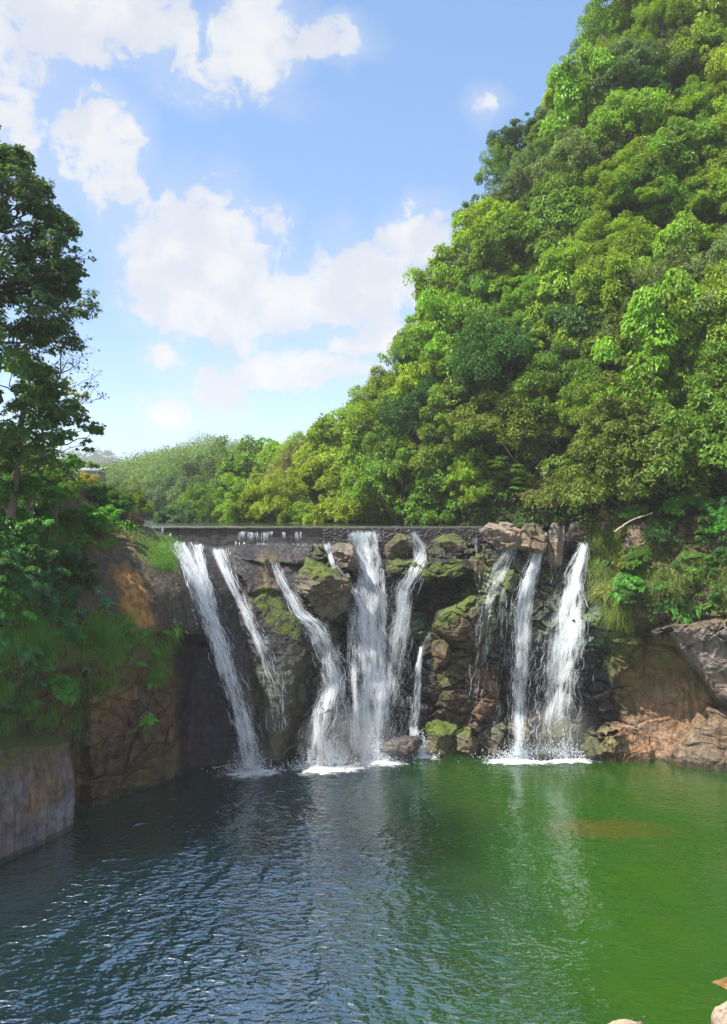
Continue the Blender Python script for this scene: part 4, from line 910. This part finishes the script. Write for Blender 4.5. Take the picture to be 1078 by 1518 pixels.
# ------------------------------------------------------------------ the shaded bank: trees
def outline_tree(name, label, Y, base, blobs, per, L, Wd, tone, seed, trunk=.3, sub=7, flat=.75, droop=.4, yspread=2.2):
    """a tree whose boughs are placed one by one: (px, py, radius px) in the photo at depth Y, spread in depth as a real crown is"""
    rng = rs(seed); mb = MB(); b0 = wpt(*base, Y); cen, rad = [], []; top = wpt(blobs[0][0], blobs[0][1], Y)
    spine = limb(mb, rng, b0 - [0, 0, 1.5], top, trunk, trunk * .2, .03, 14, 8)
    for (px, py, r) in blobs:
        rm = r / FPX * Y
        for _ in range(2):
            c = wpt(px, py, Y) + np.array([rng.normal(0, .12 * rm), rng.normal(0, yspread), rng.normal(0, .1 * rm)])
            k = np.argmin(np.abs(spine[:, 2] - (c[2] - 1.2))); pts = limb(mb, rng, spine[k], c, trunk * .30, trunk * .07, .10, 8, 5)
            for _ in range(sub):
                u = unit(rng.normal(size=3)); e = c + u * rm * np.array([1, 1, .7]) * rng.uniform(.5, 1.0); cen.append(e); rad.append(rm * rng.uniform(.24, .40)); limb(mb, rng, c, e, trunk * .07, trunk * .025, .1, 4, 4)
    cen, rad = np.array(cen) - b0, np.array(rad); V, F, T = crown_leaves(rng, cen, rad, np.clip(per * (rad / rad.mean()) ** 1.5, 8, 260), L, Wd, flat, droop, .5, -.7)
    root = thing(name, label, 'tree', tuple(b0), 'trees on the shaded bank'); me = mk_mesh('crown', V, F); fattr(me, 'tint', T); c = obj('crown', me, LEAF, root); c.color = (*tone, 1)
    tm = mb.mesh('trunk', True); co = np.empty(len(tm.vertices) * 3, np.float32); tm.vertices.foreach_get('co', co); co = co.reshape(-1, 3) - b0.astype(np.float32); tm.vertices.foreach_set('co', co.ravel()); tm.update()
    obj('trunk', tm, BARK, root); return root
outline_tree('tree', 'tall dark open crowned tree at the edge of frame against the sky', 44, (-18, 720),
  [(-5,200,24),(12,222,22),(25,255,30),(-10,240,40),(-35,270,60),(25,300,42),(65,300,28),(-20,350,60),(45,360,44),(90,345,30),(108,385,26),(118,400,16),(85,320,22),(60,400,40),(30,390,40),(50,300,34),(10,420,52),(70,420,40),(100,410,24),(-40,440,70),(40,480,46),(75,470,32),(-10,520,60),(-80,220,50),(-60,520,60)], 90, .28, .15, (.075, .135, .062), 901, .34, 13)
outline_tree('tree', 'thin twiggy tree with sparse small leaves reaching over the bank', 47, (40, 720),
  [(95,490,26),(115,470,20),(110,530,28),(130,560,24),(125,590,18),(90,560,30),(60,540,30),(140,575,12)], 10, .20, .10, (.06, .075, .04), 902, .14, 6)
outline_tree('tree', 'dark broad leaved tree leaning out under the twiggy tree', 45, (15, 730),
  [(25,500,40),(55,490,30),(20,555,44),(60,560,34),(90,575,24),(70,600,34),(100,610,26),(118,630,18),(40,610,36),(90,640,28),(60,650,36),(110,655,18),(15,640,40),(75,680,28)], 52, .32, .17, (.075, .155, .045), 903, .20, 9)
outline_tree('tree', 'yellow green inner leaves of the dark leaning tree, sunlight put into their colour', 49, (20, 730),
  [(45,545,24),(70,560,20),(30,570,28),(60,590,26),(95,600,16),(85,575,14),(20,600,26)], 26, .30, .16, (.17, .21, .016), 904, .12, 8)  # lit leaves of the leaning tree, sunlight painted into the leaf colour
outline_tree('tree', 'bright leaved low tree beside the hazy mountain gap', 54, (70, 770),
  [(95,700,24),(70,690,24),(115,690,14),(60,710,26),(105,715,18),(30,690,30)], 28, .32, .18, (.10, .19, .022), 905, .12, 8)

for (k, px, py, Y, sc, c, lab) in [('bush0', 12, 745, 46, .62, (.07, .15, .04), 'dark green bush hiding the foot of the tall dark tree'), ('bush1', 48, 735, 46.5, .6, (.08, .18, .04), 'green bush hiding the foot of the leaning tree'), ('bush0', 85, 748, 50, .6, (.09, .20, .04), 'fresh green bush between leaning tree and the ferny bank edge'), ('bush1', -22, 700, 44, .8, (.08, .16, .04), 'dense bush at frame edge below the tall dark tree')]:
    tree(k, wpt(px, py, Y) - [0, 0, .6], sc, px, c, lab, 'bush', 'bushes on the shaded bank', 'bush')
# small hut among trees across the gorge
def build_hut():
    Y = 96.; c = wpt(133, 727, Y); root = thing('hut', 'small grey white hut half hidden behind the yellow flowering bush', 'hut', tuple(c))
    def mat(n, col, rough=.8):
        m, t = material(n); co = t.n('ShaderNodeTexCoord').outputs['Object']; p = t.n('ShaderNodeBsdfPrincipled', Roughness=rough); t.set(p.inputs['Base Color'], t.mix(t.noise(co, 3., 5, .6), tuple(np.array(col) * .7), col)); t.out(p.outputs[0]); return m
    w_, h_, d_ = 1.5, 2.3, 1.4
    mb = MB(); boxmesh(mb, (-w_, -d_, -2), (w_, d_, h_)); obj('wall', mb.mesh('wall'), mat('plaster', (.33, .34, .36)), root)
    mb = MB(); mb.add([(-w_-.3,-d_-.3,h_),(w_+.3,-d_-.3,h_),(w_+.3,d_+.3,h_+.5),(-w_-.3,d_+.3,h_+.5),(-w_-.3,-d_-.3,h_+.15),(w_+.3,-d_-.3,h_+.15),(w_+.3,d_+.3,h_+.65),(-w_-.3,d_+.3,h_+.65)], [(0,3,2,1),(4,5,6,7),(0,1,5,4),(1,2,6,5),(2,3,7,6),(3,0,4,7)]); obj('roof', mb.mesh('roof'), mat('roof_sheet', (.20, .21, .23)), root)
    wm = mat('dark_glass', (.05, .06, .07), .2)
    for x in (-.75, .75):
        mb = MB(); boxmesh(mb, (x-.4, -d_-.04, .6), (x+.4, -d_+.02, 1.8)); wd = obj('window', mb.mesh('window'), wm, root)
    for x in (-w_+.06, w_-.06, .0):
        mb = MB(); boxmesh(mb, (x-.06, -d_-.12, -2), (x+.06, -d_-.003, h_)); obj('post', mb.mesh('post'), mat('post_paint', (.6, .6, .6)), root)
build_hut()
for (k, px, py, Y, sc, tone, lab) in [('bush0', 124, 733, 90, 1.0, (.26, .24, .02), 'yellow flowering bush in front of the small hut'), ('bush1', 185, 768, 88, 1.2, (.12, .175, .02), 'light green bush behind the ferns near the weir end'), ('bush0', 155, 752, 92, 1.0, (.14, .18, .02), 'olive green bush between the hut and the weir end')]:
    tree(k, wpt(px, py, Y) - [0, 0, .8], sc, px, tone, lab, 'bush', 'bushes near the hut', 'bush')

# ------------------------------------------------------------------ ferns, shrubs and hanging grass on the rock
def fern_mesh(seed, nf=19, Lf=1.0):
    rng = rs(seed); Vs, Fs, Ts, n0 = [], [], [], 0; mb = MB()
    for k in range(nf):
        az = k * 2.4 + rng.uniform(-.3, .3); el = rng.uniform(.5, 1.25); L = Lf * rng.uniform(.7, 1.15); q = np.linspace(0, 1, 9)
        h = np.cos(el) * q * L; z = np.sin(el) * q * L - (.75 * L) * q ** 2.2; pts = np.stack([h * math.cos(az), h * math.sin(az), z], -1)
        V, F = tube(pts, .012 * (1 - .7 * q), 3); mb.add(V, F, .3)
        m = 22; qq = np.linspace(.12, 1, m); c = np.stack([np.interp(qq, q, pts[:, i]) for i in range(3)], -1); t = unit(np.stack([np.interp(qq, q, np.gradient(pts[:, i])) for i in range(3)], -1))
        s = unit(np.cross(t, [0, 0, 1.])); up = np.cross(s, t); wl = .19 * L * np.sin(np.clip(qq * 1.05, 0, 1) * math.pi * .86 + .28)
        for sg in (-1, 1):
            ax = s * sg + t * .45 - up * .15; V, F, T = leaves(c + ax * wl[:, None] * .5, ax, up, wl, 0.058 * L + 0 * wl, rng.uniform(.2, .9) + rng.uniform(-.15, .15, m)); mb.add(V, F, np.clip(T, 0, 1))
    return mb.mesh('fronds')
FERN = [fern_mesh(500 + i) for i in range(3)]
def plant_rot(N): return (0, 0, 0)
def in_polys(rng, poly, n):
    poly = np.array(poly, float); lo, hi = poly.min(0), poly.max(0); out = []
    while len(out) < n:
        p = rng.uniform(lo, hi, (200, 2)); ok = polydist(poly, p[:, 0], p[:, 1]) > 0; out += list(p[ok])
    return np.array(out[:n])
def spread_px(rng, poly, n, dmin):
    out = []; poly = np.array(poly, float); lo, hi = poly.min(0), poly.max(0); t = 0
    while len(out) < n and t < 6000:
        t += 1; p = rng.uniform(lo, hi); 
        if polydist(poly, np.array([p[0]]), np.array([p[1]]))[0] < 0: continue
        if all(np.hypot(*(p - o)) > dmin for o in out): out.append(p)
    return out
rng = rs(55)
GREENS = {'fresh green': (.105, .27, .045), 'bluish green': (.070, .22, .085), 'dark green': (.07, .155, .045), 'grass green': (.10, .19, .028), 'yellowish': (.19, .19, .04)}
def rock_plant(kind, px, py, sc, tone, lab, group):
    P, N = cliff_at(px, py); P, N = P[0], N[0]; loc = P + N * .05; c = np.array(GREENS[tone]) * rng.uniform(.85, 1.25)
    if kind == 'fern':
        root = thing('fern', lab, 'fern', tuple(loc), group); f = obj('fronds', FERN[rng.randint(3)], LEAF, root); f.color = (*c, 1); root.scale = (sc,) * 3
        root.rotation_euler = (.5 * -N[1] * 1.0, .5 * N[0], rng.uniform(0, 6.28)) if False else (R(38) * max(0, -N[1]), R(38) * N[0], 0)
    else: tree(kind, loc - N * .3, sc, rng.uniform(0, 6.28), tuple(c), lab, 'shrub', group, 'shrub', (R(30) * max(0, -N[1]), R(30) * N[0]))
def zone_left(px, py):
    return ('beside the weir end' if px > 150 and py < 800 else 'over the orange streaked rock' if px > 110 and py < 850 else 'under the orange streaked rock' if px > 120 else 'at the foot of the leaning tree' if py < 760 else 'halfway up the shaded cliff' if py < 900 else 'low on the shaded cliff')
for p in spread_px(rng, [(-120,700),(60,690),(110,712),(160,752),(208,785),(200,815),(110,810),(-120,800)], 40, 17):
    k = rng.choice(['fern', 'fern', 'broadbush0', 'bush0', 'broadbush1']); tn = rng.choice(['fresh green', 'fresh green', 'grass green', 'dark green']); nm = {'f': 'fern', 'b': 'shrub'}[k[0]]
    rock_plant(k, p[0], p[1], rng.uniform(1.3, 2.0) if k == 'fern' else rng.uniform(.55, .85), tn, uniq(f'{tn} {"arching" if nm=="fern" else "leafy"} {nm} {zone_left(*p)}', 'along the bank'), 'plants on the shaded bank')
for p in spread_px(rng, [(-140,800),(95,800),(110,860),(110,950),(60,985),(-140,1000)], 42, 22):
    k = rng.choice(['broadbush0', 'broadbush1', 'fern', 'fern', 'bush1']); tn = rng.choice(['bluish green', 'fresh green', 'bluish green', 'dark green']); nm = {'f': 'fern', 'b': 'shrub'}[k[0]]
    rock_plant(k, p[0], p[1], rng.uniform(1.4, 2.1) if k == 'fern' else rng.uniform(.55, .9), tn, uniq(f'{tn} {"drooping" if nm=="fern" else "layered"} {nm} {zone_left(*p)}', 'along the cliff'), 'plants on the shaded bank')
for p in spread_px(rng, [(120,925),(262,925),(262,965),(235,1000),(130,960)], 9, 20):
    rock_plant('fern', p[0], p[1], rng.uniform(.5, .8), 'fresh green', uniq('fresh green fern clinging under the brow beside the dark hollow', 'along the brow'), 'plants on the shaded bank')
for p in spread_px(rng, [(-120,900),(95,900),(122,960),(108,1030),(60,1062),(-120,1070)], 26, 26):
    tn = rng.choice(['bluish green', 'fresh green', 'bluish green', 'dark green'])
    rock_plant(rng.choice(['broadbush0', 'bush0', 'bush1', 'broadbush1']), p[0], p[1], rng.uniform(.4, .62), tn, uniq(f'{tn} shrub hanging above the grey wall block', 'along the cliff'), 'plants on the shaded bank')
for p in [(226,1015), (218,1068), (232,1000)]:
    rock_plant('fern', p[0], p[1], rng.uniform(.9, 1.2), 'fresh green', uniq('small green fern alone on the bare brown cliff', 'going down'), 'plants on the shaded bank')
for p in spread_px(rng, [(890,760),(1130,740),(1130,900),(1040,915),(960,925),(905,900),(880,830)], 46, 21):
    k = rng.choice(['bush0', 'bush1', 'fern', 'broadbush0', 'fern', 'fern']); tn = rng.choice(['grass green', 'fresh green', 'yellowish', 'dark green'], p=[.35, .3, .15, .2]); nm = {'f': 'fern', 'b': 'shrub'}[k[0]]
    z = 'beside the misty fall' if p[0] < 920 else 'over the red rock wall' if p[0] < 1010 else 'over the grey slab'
    rock_plant(k, p[0], p[1], rng.uniform(1.2, 1.9) if k == 'fern' else rng.uniform(.5, .8), tn, uniq(f'{tn} {"arching" if nm=="fern" else "dense"} {nm} {z}', 'along the wall'), 'plants on the sunlit wall')
bp = in_polys(rs(91), [(-200,600),(-100,590),(20,655),(110,705),(165,745),(212,780),(200,812),(110,812),(-200,800)], 420); bP, bN = cliff_at(bp[:, 0], bp[:, 1])
undergrowth('bank_undergrowth', bP, bN, 70, .30, .13, .95, 92, (.11, .26, .045))
bp = in_polys(rs(93), [(-200,800),(95,805),(118,870),(110,960),(60,1000),(-200,1000)], 260); bP, bN = cliff_at(bp[:, 0], bp[:, 1])
undergrowth('cliff_undergrowth', bP, bN, 80, .28, .11, .8, 94, (.085, .23, .060))
bp = in_polys(rs(95), [(885,770),(1250,735),(1250,905),(1040,918),(960,930),(900,905),(878,830)], 330); bP, bN = cliff_at(bp[:, 0], bp[:, 1])
undergrowth('wall_undergrowth', bP, bN, 60, .26, .10, .75, 96, (.085, .16, .028))
for p in spread_px(rng, [(-60,820),(100,830),(200,905),(190,960),(120,1000),(60,1040),(-60,1050)], 34, 24):
    tn = rng.choice(['bluish green', 'fresh green', 'bluish green', 'dark green', 'grass green'])
    rock_plant('fern', p[0], p[1], rng.uniform(.6, 1.15), tn, uniq(f'{tn} feathery fern drooping in hanging grass {zone_left(*p)}', 'downward'), 'plants on the shaded bank')
# hanging grass
def hanging_grass(name, polys, n, Lr, seed, color, blades=54):
    rng = rs(seed); Vs, Fs, Ts, off = [], [], [], 0
    pts = np.concatenate([in_polys(rng, p, k * 2) for p, k in polys]); pts = pts[fbm(np.stack([pts[:, 0] / 34, pts[:, 1] / 26, 0 * pts[:, 0] + seed], -1), 3, seed) + rng.normal(0, .12, len(pts)) > .02]; P, N = cliff_at(pts[:, 0], pts[:, 1]); idx = np.repeat(np.arange(len(P)), blades); M = len(idx)
    tc = rng.uniform(0, 1, len(P)); L = rng.uniform(*Lr, M) * rng.uniform(.5, 1.5, len(P))[idx]; side = rng.normal(0, .9, M); K = 6; q = np.linspace(0, 1, K)[None, :, None]
    base = P[idx] + rng.normal(0, .30, (M, 3)); Nn = N[idx]; out = unit(Nn + np.stack([side, 0 * side - .3, rng.uniform(.1, .8, M)], -1))
    C = base[:, None] + out[:, None] * (L[:, None, None] * .55) * q - np.array([0, 0, 1.]) * (L[:, None, None] * rng.uniform(.4, 1.0, (M, 1, 1))) * q ** 2
    t = unit(np.gradient(C, axis=1)); s = unit(np.cross(t, out[:, None] + .3 * rng.normal(size=(M, 1, 3)))); wd = (rng.uniform(.008, .022, M)[:, None, None]) * (1 - .85 * q)
    V = np.stack([C - s * wd, C + s * wd], 2); i = np.arange(M * K * 2).reshape(M, K, 2); F = np.stack([i[:, :-1, 0], i[:, :-1, 1], i[:, 1:, 1], i[:, 1:, 0]], -1).reshape(-1, 4)
    me = mk_mesh(name, V, F); fattr(me, 'tint', np.repeat(np.clip(.55 * tc[idx] + .45 * rng.uniform(0, 1, M), 0, 1), K * 2)); o = obj(name, me, LEAF); o.color = (*color, 1); struct(o, 'stuff')
hanging_grass('hanging_grass', [([(-100,930),(95,930),(128,985),(110,1030),(70,1068),(-100,1090)], 420), ([(115,915),(190,905),(205,960),(190,1010),(130,1035)], 110), ([(-100,780),(120,800),(110,930),(-100,940)], 200), ([(205,790),(262,802),(265,848),(215,840)], 60), ([(205,930),(262,925),(258,990),(225,1015),(205,980)], 55), ([(100,1040),(125,1030),(128,1100),(105,1095)], 25), ([(205,1050),(225,1045),(228,1075),(210,1078)], 10)], 0, (.35, 1.1), 61, (.12, .25, .042))
hanging_grass('bank_grass', [([(-60,700),(110,715),(205,785),(215,815),(100,815),(-60,790)], 300)], 0, (.35, .9), 62, (.11, .25, .04))
hanging_grass('wall_grass', [([(895,830),(960,810),(1010,830),(1000,900),(960,930),(905,920),(888,870)], 460), ([(1000,830),(1130,820),(1130,905),(1000,915)], 260), ([(870,800),(900,790),(905,900),(880,905)], 80), ([(885,775),(930,770),(920,830),(885,840)], 70)], 0, (.35, 1.1), 63, (.15, .20, .034))
hanging_grass('tuft_grass', [([(895,958),(915,958),(912,985),(898,985)], 16), ([(-60,600),(30,600),(45,720),(10,760),(-60,760)], 160)], 0, (.5, 1.6), 64, (.13, .22, .04))

# roots and driftwood
def stick(label, pts, Y, r, name='branch'):
    P = np.array([wpt(a, b, Y) for a, b in pts]); mb = MB(); rng = rs(int(pts[0][0])); n = 14; s = np.linspace(0, len(P) - 1, n); Q = np.stack([np.interp(s, np.arange(len(P)), P[:, i]) for i in range(3)], -1) + rng.normal(0, .03, (n, 3))
    V, F = tube(Q, np.linspace(r, r * .3, n), 6); mb.add(V, F); k = n // 2; V, F = tube(np.array([Q[k], Q[k] + [.5, -.3, .3], Q[k] + [.9, -.5, .35]]), [r * .5, r * .35, r * .1], 5); mb.add(V, F)
    tag(obj(name, mb.mesh(name, True), PALE), label, 'branch')
m_, t_ = material('dead_wood'); co_ = t_.n('ShaderNodeTexCoord').outputs['Object']; p_ = t_.n('ShaderNodeBsdfPrincipled', Roughness=.85); t_.set(p_.inputs['Base Color'], t_.mix(t_.noise(co_, 5., 5, .6), (.16, .13, .10), (.38, .33, .27))); t_.out(p_.outputs[0]); PALE = m_
stick('pale bare root arching from plants above the misty fall', [(912,788),(928,776),(945,768),(968,760)], 65.5, .10, 'root')
stick('pale driftwood floating by the foot of the broad slanting fall', [(316,1138),(330,1136),(352,1132)], 63.2, .06)

# near shore stones at the lower edge
for k, (bx, Y, sz, lab) in enumerate([((888,1512,972,1600), 17.5, (.95,.9,.9), 'pale near boulder just showing at the bottom edge'), ((1064,1484,1168,1660), 15.5, (1.0,1.0,1.4), 'tan near boulder in the bottom corner')]):
    x0, y0, x1, y1 = bx; s = ((x1 - x0) / 2 / FPX * Y, (x1 - x0) / 2 / FPX * Y * 1.2, (y1 - y0) / 2 / FPX * Y)
    o = obj('boulder', boulder_mesh(700 + k, s, (.25, .205, .16), .0, .1, .10), ROCK, loc=tuple(wpt((x0 + x1) / 2, (y0 + y1) / 2, Y))); tag(o, lab, 'boulder', 'boulders on the near shore')
P0 = wpt(1066, 1460, 29); o = obj('boulder', boulder_mesh(720, (.6, .5, .16), (.16, .10, .03), .1, .8), ROCK, loc=tuple(P0 + [.4, 0, 0])); tag(o, 'ochre half sunk rock at the water beside the tan corner boulder', 'boulder', 'boulders on the near shore')
# near bank the boulders lie on, below the frame
Xb, Yb_ = np.meshgrid(np.linspace(-30, 30, 90), np.linspace(-10, 17.5, 50)); Zb = 18.5 - 12.5 * sstep(5, 17.5, Yb_) + .6 * fbm(np.stack([Xb / 3, Yb_ / 3, 0 * Xb], -1), 4, 8); 
Zb = np.minimum(Zb, CAMH - Yb_ * .72 - 1.6)
me = mk_mesh('near_bank', np.stack([Xb, Yb_, Zb], -1), gridfaces(50, 90), True); cattr(me, 'rock', np.full((Xb.size, 3), .2)); fattr(me, 'moss', np.full(Xb.size, .3)); fattr(me, 'wet', np.full(Xb.size, .1)); struct(obj('near_bank', me, ROCK))

# ------------------------------------------------------------------ the air
def build_haze():
    mb = MB(); boxmesh(mb, (-700, -70, -3.2), (700, 1500, 190)); me = mb.mesh('haze'); m, t = material('haze_air')
    t.out(vol=t.n('ShaderNodeVolumePrincipled', Color=(.93, .96, 1., 1), Density=.00025, Anisotropy=.0).outputs[0]); m.cycles.homogeneous_volume = True
    struct(obj('haze', me, m), 'stuff')
build_haze()

def mist(px, py, Y, rx, ry, rz, dens, name='mist'):
    u = np.linspace(0, 2 * math.pi, 28, endpoint=False); v = np.linspace(.02, math.pi - .02, 16); U, Vv = np.meshgrid(u, v)
    D = np.stack([np.sin(Vv) * np.cos(U), np.sin(Vv) * np.sin(U), np.cos(Vv)], -1); k = 1 + .12 * fbm(D * 1.5 + px, 2, 5); P = D * k[..., None] * [rx, ry, rz] + wpt(px, py, Y)
    i = np.arange(U.size).reshape(U.shape); j = np.roll(i, -1, 1); F = np.stack([i[:-1], i[1:], j[1:], j[:-1]], -1).reshape(-1, 4)
    m, t = material('spray_mist'); t.out(vol=t.n('ShaderNodeVolumePrincipled', Color=(.95, .97, 1., 1), Density=dens, Anisotropy=.1).outputs[0]); m.cycles.homogeneous_volume = True
    struct(obj(name, mk_mesh(name, P, F, True), m), 'stuff')
for (a, b, c, rx, ry, rz, dn) in ((826, 1098, 66.6, 3.8, 1.7, 3.8, .028), (515, 1100, 64.4, 4.6, 1.8, 2.8, .045), (372, 1122, 62.6, 2.0, 1.2, 2.0, .05)):
    for k in (1., .82, .64, .46, .3): mist(a, b, c, rx * k, ry * k, rz * k, dn * .7)
